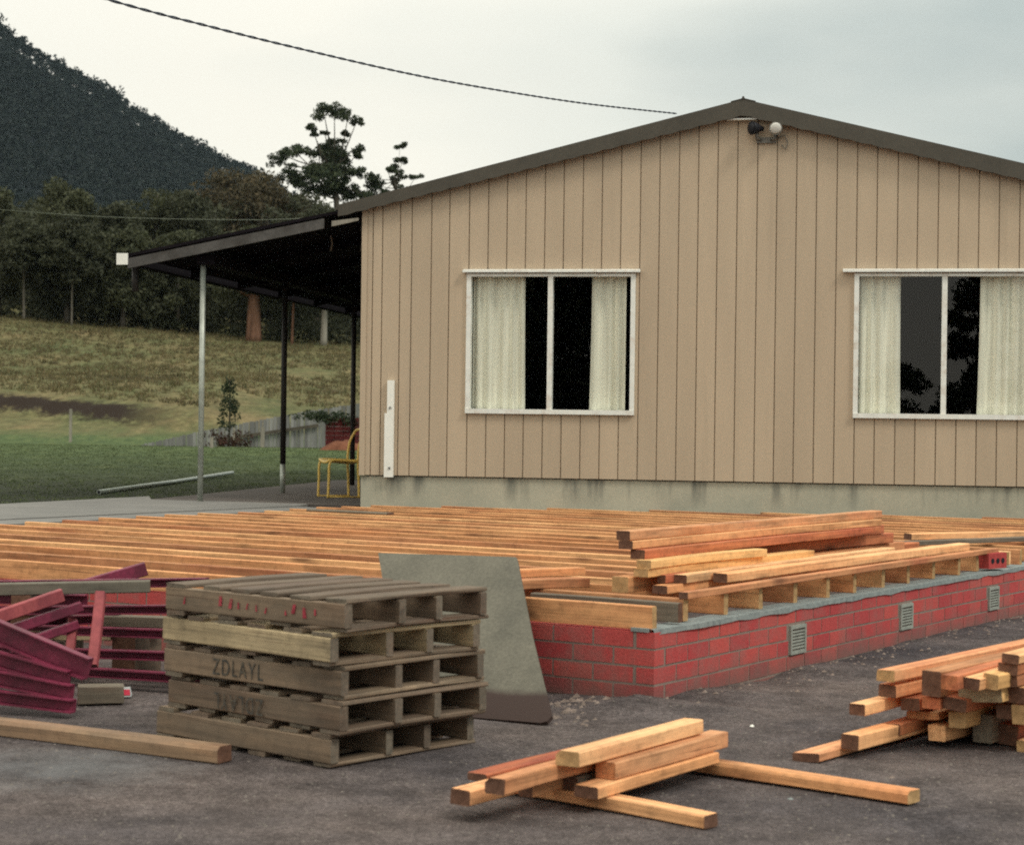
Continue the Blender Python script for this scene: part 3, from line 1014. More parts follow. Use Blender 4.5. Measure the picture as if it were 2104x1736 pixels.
# windows
for wi, (wa, wb, za, zb) in enumerate(wins):
    fr = 0.05
    q = MB()
    y0, y1 = -0.045, 0.06
    q.box(wa, wa + fr, y0, y1, za + fr, zb - 0.03)
    q.box(wb - fr, wb, y0, y1, za + fr, zb - 0.03)
    q.box(wa, wb, y0 - 0.012, y1, za, za + fr)
    q.box(wa, wb, y0, y1, zb - 0.03, zb)
    wo = q.build('window', M['alu'], house)
    m = wa + (wb - wa) * 0.5
    q = MB()
    q.box(m - 0.027, m + 0.027, y0 + 0.004, y1 - 0.01, za + fr, zb - 0.03)
    q.build('mullion', M['alu'], wo)
    q = MB()
    q.quad((wa + fr, 0.0, za + fr), (m - 0.027, 0.0, za + fr), (m - 0.027, 0.0, zb - 0.03), (wa + fr, 0.0, zb - 0.03))
    q.build('pane', M['glass'], wo)
    q = MB()
    q.quad((m + 0.027, 0.018, za + fr), (wb - fr, 0.018, za + fr), (wb - fr, 0.018, zb - 0.03), (m + 0.027, 0.018, zb - 0.03))
    q.build('pane', M['glass'], wo)
    q = MB()
    ea, eb = wa - (0.04 if wi == 0 else 0.12), wb + 0.05
    q.hexa([(ea, -0.085, zb + 0.012), (eb, -0.085, zb + 0.012), (eb, -0.023, zb + 0.024), (ea, -0.023, zb + 0.024),
            (ea, -0.085, zb + 0.034), (eb, -0.085, zb + 0.034), (eb, -0.023, zb + 0.05), (ea, -0.023, zb + 0.05)])
    q.build('head_flashing', M['alu'], wo)


def curtain(wi, f0, f1, label):
    wa, wb, za, zb = wins[wi]
    a, b2 = wa + 0.05 + (wb - wa - 0.1) * f0, wa + 0.05 + (wb - wa - 0.1) * f1
    mb = MB()
    n, mrows = 90, 8
    W = b2 - a
    ph = random.uniform(0, 6)
    for j in range(mrows + 1):
        t = j / mrows
        z = lerp(za + 0.02, zb + 0.06, t)
        for i in range(n + 1):
            s = i / n
            x = s * W
            if f0 < 0.1:
                x *= 1 + 0.025 * (1 - t) ** 2
            else:
                x = W - (W - x) * (1 + 0.05 * (1 - t) ** 2)
            fold = math.sin(s * W * 52 + ph + 1.2 * math.sin(s * 7 + ph)) * 0.019 + math.sin(s * W * 23 + ph * 2 + 0.7 * t) * 0.009
            mb.v.append((x - W / 2, fold * (1.0 - 0.3 * t), z - za))
    for j in range(mrows):
        for i in range(n):
            k = j * (n + 1) + i
            mb.face((k, k + 1, k + n + 2, k + n + 1), 0, True)
    o = mb.build('curtain', M['curtain'])
    o.location = HM @ Vector(((a + b2) / 2, 0.088, za))
    o.rotation_euler = (0, 0, HA)
    tag(o, label, 'curtain', 'cream curtains behind the house windows')


curtain(0, 0.0, 0.33, 'cream curtain drawn to the left side of the window beside the carport')
curtain(0, 0.75, 0.965, 'narrow cream curtain at the right side of the window beside the carport')
curtain(1, 0.0, 0.245, 'cream curtain on the left side of the window at the right edge of the photo')
curtain(1, 0.71, 1.0, 'wide cream curtain on the right side of the window cut by the photo edge')

# twin floodlight under the ridge
fl = MB()
fw, fz = house_pt(1575, 290)
fl.box(fw - 0.10, fw + 0.10, -0.05, -0.0235, fz - 0.03, fz + 0.03)
fl.tube([(fw - 0.06, -0.05, fz), (fw - 0.10, -0.10, fz + 0.02), (fw - 0.10, -0.12, fz + 0.07)], 0.016, 8)
fl.tube([(fw + 0.05, -0.05, fz), (fw + 0.09, -0.11, fz + 0.0), (fw + 0.09, -0.13, fz + 0.05)], 0.016, 8)
flo = fl.build('floodlight', M['bracket'], house)
for (dx, mat, aim) in ((-0.105, M['black'], Vector((-0.75, -0.65, -0.05))), (0.095, M['bracket'], Vector((0.1, -0.96, -0.2)))):
    c = Vector((fw + dx, -0.13, fz + 0.115))
    d = aim.normalized()
    q = MB()
    q.tube([c - d * 0.09, c - d * 0.05, c, c + d * 0.05, c + d * 0.062], [0.024, 0.034, 0.058, 0.070, 0.071], 16)
    h = q.build('lamp_head', mat, flo)
    q = MB()
    q.tube([c + d * 0.0625, c + d * 0.072, c + d * 0.078], [0.062, 0.045, 0.015], 16)
    q.build('lamp_front', M['lamp_glass'] if dx > 0 else M['black'], flo)
q = MB()
q.tube([(fw + 0.12, -0.04, fz + 0.02), (fw + 0.19, -0.05, fz + 0.05), (fw + 0.225, -0.05, fz - 0.03), (fw + 0.20, -0.045, fz - 0.10), (fw + 0.16, -0.03, fz - 0.05)], 0.006, 6)
q.build('lamp_wire', M['bracket'], flo)
q = MB()
q.tube([(fw + 0.10, -0.05, fz + 0.03), (fw + 0.10, -0.06, fz + 0.14), (fw + 0.07, -0.09, fz + 0.21)], 0.018, 6)
q.build('lamp_conduit', M['black'], flo)

# white stepped board screwed to the wall
wbo = thing('wall_board', 'narrow white board with two bolts fixed upright low on the beige wall', 'board', HM @ Vector((0.33, -0.03, 0.80)), HA)
q = MB()
q.box(-0.052, 0.05, -0.035, 0.004, 0.0, 0.70)
q.box(-0.025, 0.05, -0.035, 0.004, 0.7, 1.06)
q.build('board', M['white'], wbo)
for z in (0.10, 0.76):
    q = MB()
    q.tube([(0.01, -0.0355, z), (0.01, -0.044, z)], 0.014, 8)
    q.build('bolt', M['bolt'], wbo)

# ------------------------------------------------------------------ overhead cables
A = at(1390, 234, 20.15)
Bc = at(222, 0, 11.0)
pix = [(-420, -190), (222, 0), (430, 55), (600, 97), (830, 150), (1000, 182), (1200, 213), (1390, 234)]
pts = []
for (x, y) in pix:
    d = ray(x, y)
    # intersect with the vertical plane through A and Bc
    nrm = Vector((A.y - Bc.y, -(A.x - Bc.x), 0))
    t = nrm.dot(Vector((A.x, A.y, 0))) / nrm.dot(d)
    pts.append(Vector((d.x * t, t, EYE + d.z * t)))


def refine(pts, k):
    out = []
    for i in range(len(pts) - 1):
        p0, p1, p2, p3 = pts[max(0, i - 1)], pts[i], pts[i + 1], pts[min(len(pts) - 1, i + 2)]
        for j in range(k):
            t = j / k
            out.append(0.5 * ((2 * p1) + (p2 - p0) * t + (2 * p0 - 5 * p1 + 4 * p2 - p3) * t * t + (3 * p1 - p0 - 3 * p2 + p3) * t ** 3))
    out.append(pts[-1])
    return out


fine = refine(pts, 60)
cb = MB()
acc = 0.0
for ph in (0, PI):
    hel = []
    acc = 0.0
    for i, p in enumerate(fine):
        if i:
            acc += (p - fine[i - 1]).length
        a = acc / 0.30 * 2 * PI + ph
        hel.append(p + Vector((0, math.cos(a), math.sin(a))) * 0.0050)
    cb.tube(hel, 0.0048, 6)
o = cb.build('overhead_cable', M['cable'])
tag(o, 'dark twisted service cable sagging down across the sky to the house roof', 'cable')

wp = [at(-120, 420, 46), at(0, 431, 44), at(217, 446, 40), at(543, 452, 33), at(760, 436, 27)]
q = MB()
q.tube(refine(wp, 6), 0.006, 6)
tag(q.build('thin_wire', M['wire']), 'thin pale wire strung in front of the dark trees above the carport', 'wire')

# ------------------------------------------------------------------ brick foundation
fnd = thing('brick_foundation', 'low red brick foundation wall with grey mortar top and three vents around the floor joists', 'foundation wall',
            FC, math.atan2(DR.y, DR.x))
BR_T = 0.366
VENTS = (1.69, 3.36, 5.05)
NCOURSE = 5


def brick_wall(axis, length, bricks, core):
    """axis 'r' runs along local +x with its face at y = 0; axis 'l' along +y with its face at x = 0; toothed at the corner."""
    F = 0.0025
    for c in range(NCOURSE):
        z1 = BR_T - c * 0.09
        z0 = z1 - 0.078
        through = (c % 2 == 0) == (axis == 'r')      # this wall's brick runs through to the corner
        s = -F if through else 0.112
        if not through:
            s = 0.1205
        first = True
        while s < length:
            e = s + 0.228 + (F if first and through else 0.0)
            hi = min(e, length)
            pieces = [(s, hi)]
            if axis == 'r' and c in (1, 2):
                for v in VENTS:
                    nxt = []
                    for (p, q) in pieces:
                        if q <= v - 0.114 or p >= v + 0.114:
                            nxt.append((p, q))
                            continue
                        if p < v - 0.114:
                            nxt.append((p, v - 0.114))
                        if q > v + 0.114:
                            nxt.append((v + 0.114, q))
                    pieces = nxt
            for (p, q) in pieces:
                if q - p < 0.02:
                    continue
                j = random.uniform(-0.0012, 0.0012)
                jz = random.uniform(-0.0012, 0.0012)
                if axis == 'r':
                    bricks.box(p, q, -F + j, 0.10, z0 + jz, z1 + jz)
                else:
                    bricks.box(-F + j, 0.10, p, q, z0 + jz, z1 + jz)
            s = e + 0.012
            first = False
    if axis == 'r':
        core.box(0.0, length, 0.0, 0.095, -0.2, BR_T - 0.003)
    else:
        core.box(0.0, 0.095, 0.0955, length, -0.2, BR_T - 0.003)


# local frame of the foundation: x = R, y = L
bk, co = MB(), MB()
brick_wall('r', 11.3, bk, co)
fw_o = bk.build('brickwork', M['brick'], fnd)
co.build('mortar_bed', M['mortar'], fw_o)
bk, co = MB(), MB()
brick_wall('l', 8.0, bk, co)
fw2 = bk.build('brickwork', M['brick'], fnd)
co.build('mortar_bed', M['mortar'], fw2)


def capping():
    mb = MB()
    n = 110
    rows = []
    for i in range(n + 1):
        r = 11.3 * i / n
        e = -0.012 + 0.012 * noise.noise(Vector((r * 3, 0, 0))) + (0.012 if i == 0 else 0)
        t = BR_T + 0.014 + 0.007 * noise.noise(Vector((r * 4, 3, 0)))
        b2 = BR_T - 0.012 + 0.012 * noise.noise(Vector((r * 5, 7, 0)))
        rows.append([(r, e, b2), (r, e + 0.004, t), (r, 0.02, t + 0.004), (r, 0.13, t + 0.003)])
    for row in rows:
        mb.v += row
    for i in range(n):
        for k in range(3):
            a = i * 4 + k
            mb.face((a, a + 1, a + 5, a + 4)[::-1], 0)
    mb.box(-0.01, 0.12, 0.0305, 0.13, BR_T + 0.001, BR_T + 0.02)
    mb.build('mortar_capping', M['cap'], fnd)


capping()
for v in VENTS:
    q = MB()
    z0, z1 = BR_T - 0.26, BR_T - 0.095
    q.box(v - 0.105, v + 0.105, -0.016, 0.02, z0, z0 + 0.02)
    q.box(v - 0.105, v + 0.105, -0.016, 0.02, z1 - 0.02, z1)
    q.box(v - 0.105, v - 0.087, -0.016, 0.02, z0 + 0.0205, z1 - 0.0205)
    q.box(v + 0.087, v + 0.105, -0.016, 0.02, z0 + 0.0205, z1 - 0.0205)
    for k in range(6):
        zz = z0 + 0.03 + k * 0.0185
        q.box(v - 0.0865, v + 0.0865, -0.012, 0.0, zz, zz + 0.0105)
    vo = q.build('vent', M['vent'], fnd)
    q = MB()
    q.box(v - 0.0865, v + 0.0865, 0.0005, 0.003, z0 + 0.0205, z1 - 0.0205)
    q.build('vent_backing', M['vent_dark'], vo)
rim = [FR(0.09, 8.0)[:2], FR(7.5, 8.0)[:2]]
# floor joists
J_W, J_H = 0.05, 0.118
JZ = 0.5 - J_H
ORD = ['first', 'second', 'third', 'fourth', 'fifth', 'sixth', 'seventh', 'eighth', 'ninth', 'tenth', 'eleventh', 'twelfth', 'thirteenth', 'fourteenth']


def facade_l(r, off=0.06):
    """largest l on the joist line r before it meets the gable wall."""
    p = FR(r, 0)
    q = HB - HY * off
    den = HY.dot(DL)
    return HY.dot(q - p) / den if den > 0 else 99


joists = []
r = 0.45
NJ = 0
while True:
    lm = min(8.0, facade_l(r))
    if lm < 0.8 or r > 11.2:
        break
    joists.append((r, lm))
    r += 0.45
for i, (r, lm) in enumerate(joists):
    end = lm - (random.uniform(0.0, 0.16) if lm > 7.9 else random.uniform(0.0, 0.05))
    nth = i + 1
    rev = len(joists) - i
    if nth <= 13:
        lab = 'pine floor joist lying across the foundation, %s joist behind the front rim board' % ORD[i]
    else:
        lab = 'pine floor joist near the house, %s joist counted out from the concrete base' % ORD[rev - 1]
    plank('floor_joist', FR(r + random.uniform(-0.012, 0.012), 0.05 + random.uniform(0, 0.03)), DL, end - 0.04, J_W, J_H, M['joist'], M['end_pale'],
          lab, 'floor joist', 'pine joists of the unfinished floor', z=JZ + random.uniform(-0.004, 0.004), bow=0.006)
plank('rim_board', FR(0.035, 0.02), DL, 7.95, 0.045, 0.122, M['pine'], M['end_pale'],
      'long orange pine rim board standing on the front brick wall', 'rim board', z=BR_T + 0.008)
plank('edge_board', FR(0.30, -0.035 + 0.05), DL, 0.9, 0.045, 0.10, M['weathered'], M['end'],
      'short dark weathered board just behind the rim board at the brick corner', 'board', z=BR_T + 0.028)
plank('grey_board', FR(6.4, 6.45), DL, 1.0, 0.12, 0.02, M['weathered'], M['end'],
      'short dark grey board lying flat across the joists left of the house corner', 'board', z=0.506)

# timber stack lying on the joists
STK = 'sawn timber stacked on the floor joists'


def spl(r, l, z, length, w, h, mat, label, yaw=0.0, end='end', pitch=0.0, name='timber_plank', group=STK, roll=0.0):
    d = DR * math.cos(yaw) + DL * math.sin(yaw)
    return plank(name, FR(r, l), d, length, w, h, M[mat], M[end], label, 'timber', group, z=z, pitch=pitch, roll=roll)


spl(0.52, 0.50, 0.503, 3.4, 0.10, 0.085, 'pine', 'thick pale plank at the bottom left of the timber stack on the joists', end='end_pale')
spl(0.60, 0.30, 0.503, 3.2, 0.09, 0.045, 'pine', 'flat pine plank with a broad brown end, low front of the stack on the joists', yaw=0.01)
spl(0.57, 0.40, 0.589, 2.1, 0.09, 0.045, 'yellow_pine', 'lower of two bright yellow planks in the timber stack on the joists', yaw=-0.01, end='end_pale')
spl(0.58, 0.39, 0.635, 1.35, 0.09, 0.045, 'yellow_pine', 'upper, shorter of two bright yellow planks in the timber stack on the joists', yaw=-0.03, end='end_pale')
spl(0.63, 0.455, 0.681, 3.3, 0.09, 0.05, 'red_pine', 'reddish plank with a black end beneath the top of the timber stack on the joists', yaw=0.0)
spl(0.60, 0.515, 0.733, 3.4, 0.09, 0.045, 'pine', 'grey ended plank directly below the topmost plank of the stack on the joists', yaw=-0.012)
spl(0.60, 0.53, 0.781, 3.55, 0.085, 0.05, 'pine_bright', 'topmost plank of the timber stack on the joists, its far end nearest the wall', yaw=0.0)
spl(0.78, 0.28, 0.551, 3.1, 0.09, 0.045, 'pine_bright', 'pale orange plank in the front tier of the timber stack on the joists', yaw=0.015)
spl(0.70, 0.345, 0.551, 0.30, 0.05, 0.045, 'red_pine', 'small reddish stub showing only its end at the front of the stacked timber', yaw=0.0)
spl(1.08, 0.185, 0.541, 3.75, 0.088, 0.05, 'pine_bright', 'long bright plank lying on the joist ends along the right brick wall', yaw=-0.012)
spl(0.42, 0.062, 0.503, 4.85, 0.055, 0.036, 'pine', 'thin orange batten lying over the joist ends above the mortar capping', yaw=0.0)
spl(2.28, 0.72, 0.512, 2.85, 0.09, 0.05, 'red_pine', 'orange plank with a red end between the stack and the long bright plank', yaw=-0.03, end='end')
spl(1.5, 0.62, 0.512, 3.3, 0.09, 0.07, 'pine', 'brown plank lying in the shadow behind the yellow planks of the stack', yaw=0.0)
spl(1.3, 0.62, 0.59, 3.2, 0.09, 0.07, 'red_pine', 'red stained plank in the middle tier at the back of the timber stack', yaw=-0.01)
spl(1.9, 0.58, 0.665, 2.4, 0.09, 0.06, 'red_pine', 'red stained plank in the upper tier at the back of the timber stack', yaw=0.0)
spl(0.15, 1.10, 0.503, 0.62, 0.12, 0.05, 'pine', 'lower short offcut with a pale round end left of the stacked timber', yaw=-0.42, end='end_pale')
spl(0.18, 1.20, 0.555, 0.70, 0.08, 0.045, 'pine', 'upper short offcut with a brown side left of the stacked timber', yaw=-0.40, end='weathered')
spl(0.20, 1.32, 0.503, 0.40, 0.09, 0.045, 'red_pine', 'short reddish offcut underneath the upper offcut left of the stacked timber', yaw=-0.35)
# loose planks further right on the joists
spl(6.2, 1.1, 0.512, 2.6, 0.10, 0.05, 'pine_bright', 'orange plank with a dark knot on the joists at the right edge below the wall', yaw=-0.55, group=None)
spl(5.2, 0.9, 0.512, 2.6, 0.09, 0.035, 'weathered', 'greyish plank across the joists right of the timber stack', yaw=-0.38, group=None)
spl(5.45, 0.12, 0.40, 0.11, 0.20, 0.10, 'pine_bright', 'pale timber block beside the loose holed brick on the right wall', yaw=0.2, end='end_pale', group=None, name='timber_block')

lb = thing('loose_brick', 'loose red brick with three dark core holes on the right foundation wall', 'brick', FR(5.02, 0.07, 0.40), math.atan2(DR.y, DR.x) - 0.25)
q = MB()
q.box(0, 0.23, -0.055, 0.055, 0.0, 0.11)
q.build('brick_body', M['loose_brick'], lb)
for k in (0.05, 0.115, 0.18):
    q = MB()
    q.tube([(k, -0.0555, 0.055), (k, -0.0575, 0.055)], 0.02, 12)
    q.build('core_hole', M['black'], lb)

# ------------------------------------------------------------------ pallets
PA = math.radians(139.0)
av = Vector((math.cos(PA), math.sin(PA), 0))


def pallet(loc, rz, mat, label, bottom_n, text=None, flip=False, red=False, tilt=0.0):
    t = thing('pallet', label, 'pallet', loc, rz, 'wooden pallets in one stack')
    t.rotation_euler = (tilt, 0, rz)
    # local x = along stringers (to the left back), local y = -towards right back; near corner at origin
    LA, LB = 1.11, 0.87
    T, S = 0.019, 0.098
    for k, f in enumerate((0.02, 0.36, 0.66, 0.98)):
        y = -LB * f - (0.0 if k < 3 else 0.0)
        mb = plank_mesh(LA, 0.042 if k else 0.045, S, bow=0.002, jit=0.0012)
        o = mb.build('stringer', [M[mat], M['weathered']], t)
        o.location = (random.uniform(-0.006, 0.006), -0.024 - (LB - 0.048) * ((0.0, 0.38, 0.66, 1.0)[k]), T)
    def boards(z, cnt, wid):
        for k in range(cnt):
            c = wid / 2 + (LA - wid) * k / (cnt - 1)
            c += random.uniform(-0.025, 0.025) if 0 < k < cnt - 1 else 0
            mb = plank_mesh(LB - 0.006, wid * random.uniform(0.84, 1.05), T - 0.001, bow=0.005, jit=0.0026)
            o = mb.build('deck_board', [M['pallet_dark'] if red else M['pallet'] if random.random() < 0.7 else M[mat], M['weathered']], t)
            o.rotation_euler = (0, 0, -PI / 2 + random.uniform(-0.008, 0.008))
            o.location = (c, -0.012 + random.uniform(-0.012, 0.010), z)
    boards(0.0005, bottom_n, 0.12)
    boards(T + S + 0.0005, 6, 0.125)
    if text:
        cu = bpy.data.curves.new('stencil', 'FONT')
        cu.body = text
        cu.size = 0.105
        cu.extrude = 0.0004
        cu.space_character = 1.25
        cu.align_x = 'CENTER'; cu.align_y = 'CENTER'
        tmp = bpy.data.objects.new('stencil_text', cu)
        COL.objects.link(tmp)
        bpy.context.view_layer.update()
        me = bpy.data.meshes.new_from_object(tmp.evaluated_get(bpy.context.evaluated_depsgraph_get()))
        bpy.data.objects.remove(tmp)
        me.materials.clear()
        me.materials.append(M['ink'])
        o = bpy.data.objects.new('stencil_text', me)
        COL.objects.link(o)
        o.parent = t
        # on the outer stringer face (y = 0 side), reading from left (far x) to right (near corner)
        o.scale = (0.72, 0.95, 1)
        o.rotation_euler = (PI / 2, PI if flip else 0.0, PI)
        o.location = (LA * 0.56, 0.0062, T + S * 0.48)
    if red:
        for k in range(17):
            x = LA * (0.93 - 0.052 * k) + random.uniform(-0.01, 0.01)
            if random.random() < 0.12:
                continue
            w = random.choice((0.006, 0.009, 0.02))
            z0 = T + S * random.uniform(0.2, 0.45)
            z1 = z0 + S * random.uniform(0.2, 0.45)
            mb = MB()
            sl = random.uniform(-0.008, 0.008)
            mb.hexa([(x, 0.001, z0), (x + w, 0.001, z0), (x + w, 0.0035, z0), (x, 0.0035, z0),
                     (x + sl, 0.001, z1), (x + w * 0.7 + sl, 0.001, z1), (x + w * 0.7 + sl, 0.0035, z1), (x + sl, 0.0035, z1)])
            mb.build('red_mark', M['red_ink'], t)
    return t


n0 = on(690, 1583, 0)
PH = 0.1372
rz0 = PA
specs = [(690, 0.0, 'pallet', 'bottom pallet of the stack, damp grey, resting on the dirt', 6, None, False, False),
         (709, -0.02, 'pallet', 'second pallet from the bottom with upside down black stencilled letters', 6, 'ZDLAYL', True, False),
         (711, 0.01, 'pallet', 'middle pallet of the stack with upright black stencilled letters', 3, 'ZDLAYL', False, False),
         (687, -0.035, 'pallet_pale', 'fourth pallet from the bottom, palest yellow of the stack', 3, None, False, False),
         (718, 0.015, 'pallet', 'topmost pallet of the stack with faded red lettering on its edge', 4, None, False, True)]
for i, (px, dr, mt, lab, bn, tx, fp, rd) in enumerate(specs):
    z = i * PH + 0.004
    p = n0 + Vector(((px - 703) / 511.0, random.uniform(-0.02, 0.02), z))
    pallet(p, rz0 + dr, mt, lab, bn, tx, fp, rd)

# ------------------------------------------------------------------ leaning sheet
TR_, TL_, BRp = at(1068, 1150, 9.97), at(776, 1142, 10.46), on(1128, 1492, 0.0)
ex = (TR_ - TL_).normalized()
ey = (TR_ - BRp)
ey = (ey - ex * ey.dot(ex))
hh = ey.length
ey.normalize()
ez = ex.cross(ey)
skew = (TR_ - BRp).dot(ex)
W = (TR_ - TL_).length
mb = MB()
outl = [(-0.05, 0.0), (W - skew - 0.05, 0.0)]
s_ = 0.0
while s_ < W and 1052 + FPX * ((BRp - ex * s_).x / (BRp - ex * s_).y) > 845:
    s_ += 0.01
outl = [(W - skew - s_, 0.0), (W - skew - 0.04, 0.0), (W - skew - 0.01, 0.012), (W - skew, 0.05), (W - skew * 0.5, hh * 0.5), (W - 0.005, hh - 0.01), (W - 0.02, hh), (0.01, hh + 0.004)]
n = len(outl)
for zz in (0.0, 0.02):
    for (x, y) in outl:
        mb.v.append((x, y, zz))
mb.face(tuple(range(n))[::-1])
mb.face(tuple(range(n, 2 * n)))
for i in range(n):
    j = (i + 1) % n
    mb.face((i, j, n + j, n + i))
o = mb.build('leaning_sheet', M['sheet'])
org = TL_ - ey * hh
o.matrix_world = Matrix(((ex.x, ey.x, ez.x, org.x), (ex.y, ey.y, ez.y, org.y), (ex.z, ey.z, ez.z, org.z), (0, 0, 0, 1)))
tag(o, 'grey green flat sheet leaning on the joists behind the pallets, its foot stained dark', 'sheet')

# ------------------------------------------------------------------ foreground timber
CP = 'short timber offcuts piled in the foreground'


def gpl(near, z, length, w, h, mat, label, ang=33.2, end='end', name='timber_offcut', group=CP, wane=0.0, pitch=0.0, shift=True, roll=0.0, bow=0.002):
    """near: picture point of the near end's lower right corner."""
    p = on(near[0], near[1], z)
    a = math.radians(ang + random.uniform(-1.2, 1.2))
    d = Vector((math.sin(a), math.cos(a), 0))
    if shift:
        side = Vector((-d.y, d.x, 0))
        p = p + side * (w / 2)
    return plank(name, p, d, length, w, h, M[mat], M[end], label, 'timber', group, z=z, wane=wane, pitch=pitch, roll=roll, bow=bow)


# two battens underneath, running to the right and towards the viewer
A1, A2 = on(1446, 1707, 0.0), Vector((-0.08, 7.28, 0))
d = (A2 - A1).normalized()
plank('timber_batten', A1 + Vector((d.y, -d.x, 0)) * 0.04, d, (A2 - A1).length, 0.08, 0.046, M['pine_bright'], M['end'],
      'orange batten under the foreground pile pointing to the bottom right', 'timber', CP, z=0.006)
A1, A2 = on(1866, 1656, 0.0), Vector((0.40, 7.99, 0))
d = (A2 - A1).normalized()
plank('timber_batten', A1 + Vector((d.y, -d.x, 0)) * 0.045, d, (A2 - A1).length, 0.09, 0.048, M['pine'], M['end_pale'],
      'long batten lying on the dirt to the right from under the foreground pile, rounded end', 'timber', CP, z=0.006, wane=0.008)
gpl((965, 1657), 0.056, 0.95, 0.085, 0.056, 'pine_bright', 'leftmost square offcut of the foreground pile, red brown end', 34)
gpl((1037, 1634), 0.114, 0.78, 0.085, 0.056, 'pine', 'offcut with a greenish stained top and dark end near the left of the foreground pile', 33, wane=0.016)
gpl((1094, 1639), 0.056, 0.9, 0.06, 0.045, 'pine', 'half hidden offcut low in the middle of the foreground pile', 33)
gpl((1000, 1607), 0.056, 0.8, 0.09, 0.03, 'red_pine', 'reddish board end behind the leftmost offcut of the foreground pile', 36)
gpl((1187, 1625), 0.056, 0.95, 0.075, 0.05, 'weathered', 'dull brown offcut under the topmost piece of the foreground pile', 33)
gpl((1228, 1643), 0.056, 0.93, 0.10, 0.045, 'pine_bright', 'flat orange offcut at the right bottom of the foreground pile', 33.5)
gpl((1264, 1602), 0.103, 0.90, 0.085, 0.062, 'pine_bright', 'thick bright offcut lying on the flat orange one in the foreground pile', 33.5, end='pine')
gpl((1190, 1577), 0.171, 0.96, 0.10, 0.055, 'pine_bright', 'topmost offcut of the foreground pile with a rounded pale end', 34, end='end_pale', wane=0.014)

# heap at the right edge
RP = 'sawn timber heaped at the right edge of the yard'


def hpl(x, y, z, length, w, h, mat, label, ang=36.0, end='end', wane=0.0):
    return gpl((x, y), z, length, w, h, mat, label, ang, end, 'timber_plank', RP, wane, roll=random.uniform(-0.09, 0.09), bow=0.004)


hpl(1684, 1568, 0.004, 2.2, 0.125, 0.036, 'pine_bright', 'flat pale board jutting out lowest and furthest left from the right hand heap', 37)
hpl(1764, 1541, 0.044, 2.0, 0.085, 0.062, 'pine_bright', 'square pale plank lying on the lowest board of the right hand heap', 38)
hpl(1777, 1471, 0.16, 2.0, 0.075, 0.05, 'pine_bright', 'stubby plank jutting left halfway up the right hand heap', 36)
hpl(1841, 1434, 0.222, 2.0, 0.085, 0.055, 'pine_bright', 'pale plank just under the long top plank of the right hand heap', 37)
hpl(1838, 1402, 0.295, 2.6, 0.085, 0.05, 'pine_bright', 'long pale plank at the top left of the right hand heap', 36.5, 'end_pale')
hpl(1933, 1432, 0.245, 2.4, 0.09, 0.11, 'pine', 'deep plank with a nearly black end in the upper right hand heap', 37)
hpl(1968, 1418, 0.30, 2.4, 0.075, 0.06, 'red_pine', 'orange ended plank beside the black ended one in the right hand heap', 36, 'red_pine')
hpl(2012, 1418, 0.30, 2.4, 0.085, 0.05, 'pine_bright', 'plank with a brown end and pale top right of centre in the right hand heap', 36)
hpl(2050, 1417, 0.30, 2.4, 0.07, 0.065, 'yellow_pine', 'pale yellowish ended plank in the upper tier of the right hand heap', 36, 'end_pale')
hpl(2090, 1412, 0.30, 2.2, 0.09, 0.05, 'pine', 'dark ended plank low in the tall column at the heap edge', 35)
hpl(2091, 1388, 0.352, 2.2, 0.088, 0.05, 'red_pine', 'brown red plank in the middle of the tall column at the heap edge', 35)
hpl(2093, 1364, 0.404, 2.2, 0.076, 0.04, 'pine_bright', 'highest plank of all on the right hand heap, dark grey end', 35)
hpl(1890, 1462, 0.16, 2.0, 0.09, 0.055, 'red_pine', 'red brown plank hidden in the dark left inside of the right hand heap', 36)
hpl(1932, 1458, 0.185, 2.0, 0.085, 0.05, 'red_pine', 'reddish plank end in the shadowed middle of the right hand heap', 36, 'red_pine')
hpl(1985, 1462, 0.185, 2.0, 0.11, 0.055, 'red_pine', 'broad red brown plank end in the middle of the right hand heap', 36)
hpl(2060, 1447, 0.225, 2.2, 0.20, 0.07, 'yellow_pine', 'wide pale beam end in the middle tier at the right of the heap', 36, 'pallet_pale')
hpl(2110, 1447, 0.225, 2.2, 0.10, 0.07, 'pine', 'brown plank end cut by the photo edge in the middle tier of the heap', 36)
hpl(1930, 1482, 0.11, 1.8, 0.16, 0.035, 'pine_bright', 'flat pale board end sloping inside the lower right hand heap', 38, 'pine')
hpl(1985, 1497, 0.10, 1.9, 0.08, 0.07, 'yellow_pine', 'pale squared plank end in the lower middle of the right hand heap', 36, 'end_pale')
hpl(1943, 1524, 0.03, 1.9, 0.085, 0.07, 'pine', 'plank with a pale split end near the ground in the right hand heap', 40, 'pine_bright')
hpl(1850, 1512, 0.06, 1.6, 0.09, 0.05, 'red_pine', 'shadowed plank on the ground behind the square pale plank of the heap', 36)
hpl(2038, 1528, 0.02, 2.0, 0.09, 0.125, 'pallet', 'large weathered block ended beam standing low in the right hand heap', 36, 'weathered')
hpl(2082, 1478, 0.15, 2.0, 0.075, 0.06, 'pine', 'black ended plank above the weathered beam at the right of the heap', 35)
hpl(2116, 1490, 0.135, 2.0, 0.08, 0.085, 'pine_bright', 'bright plank cut by the photo edge low in the right hand heap', 35, 'end_pale')
hpl(2090, 1532, 0.012, 2.0, 0.095, 0.09, 'red_pine', 'dark brown plank on the ground right of the weathered beam in the heap', 35)
hpl(2128, 1548, 0.004, 2.0, 0.085, 0.05, 'pine_bright', 'pale plank on the ground at the lower right corner of the heap', 35, 'end_pale')

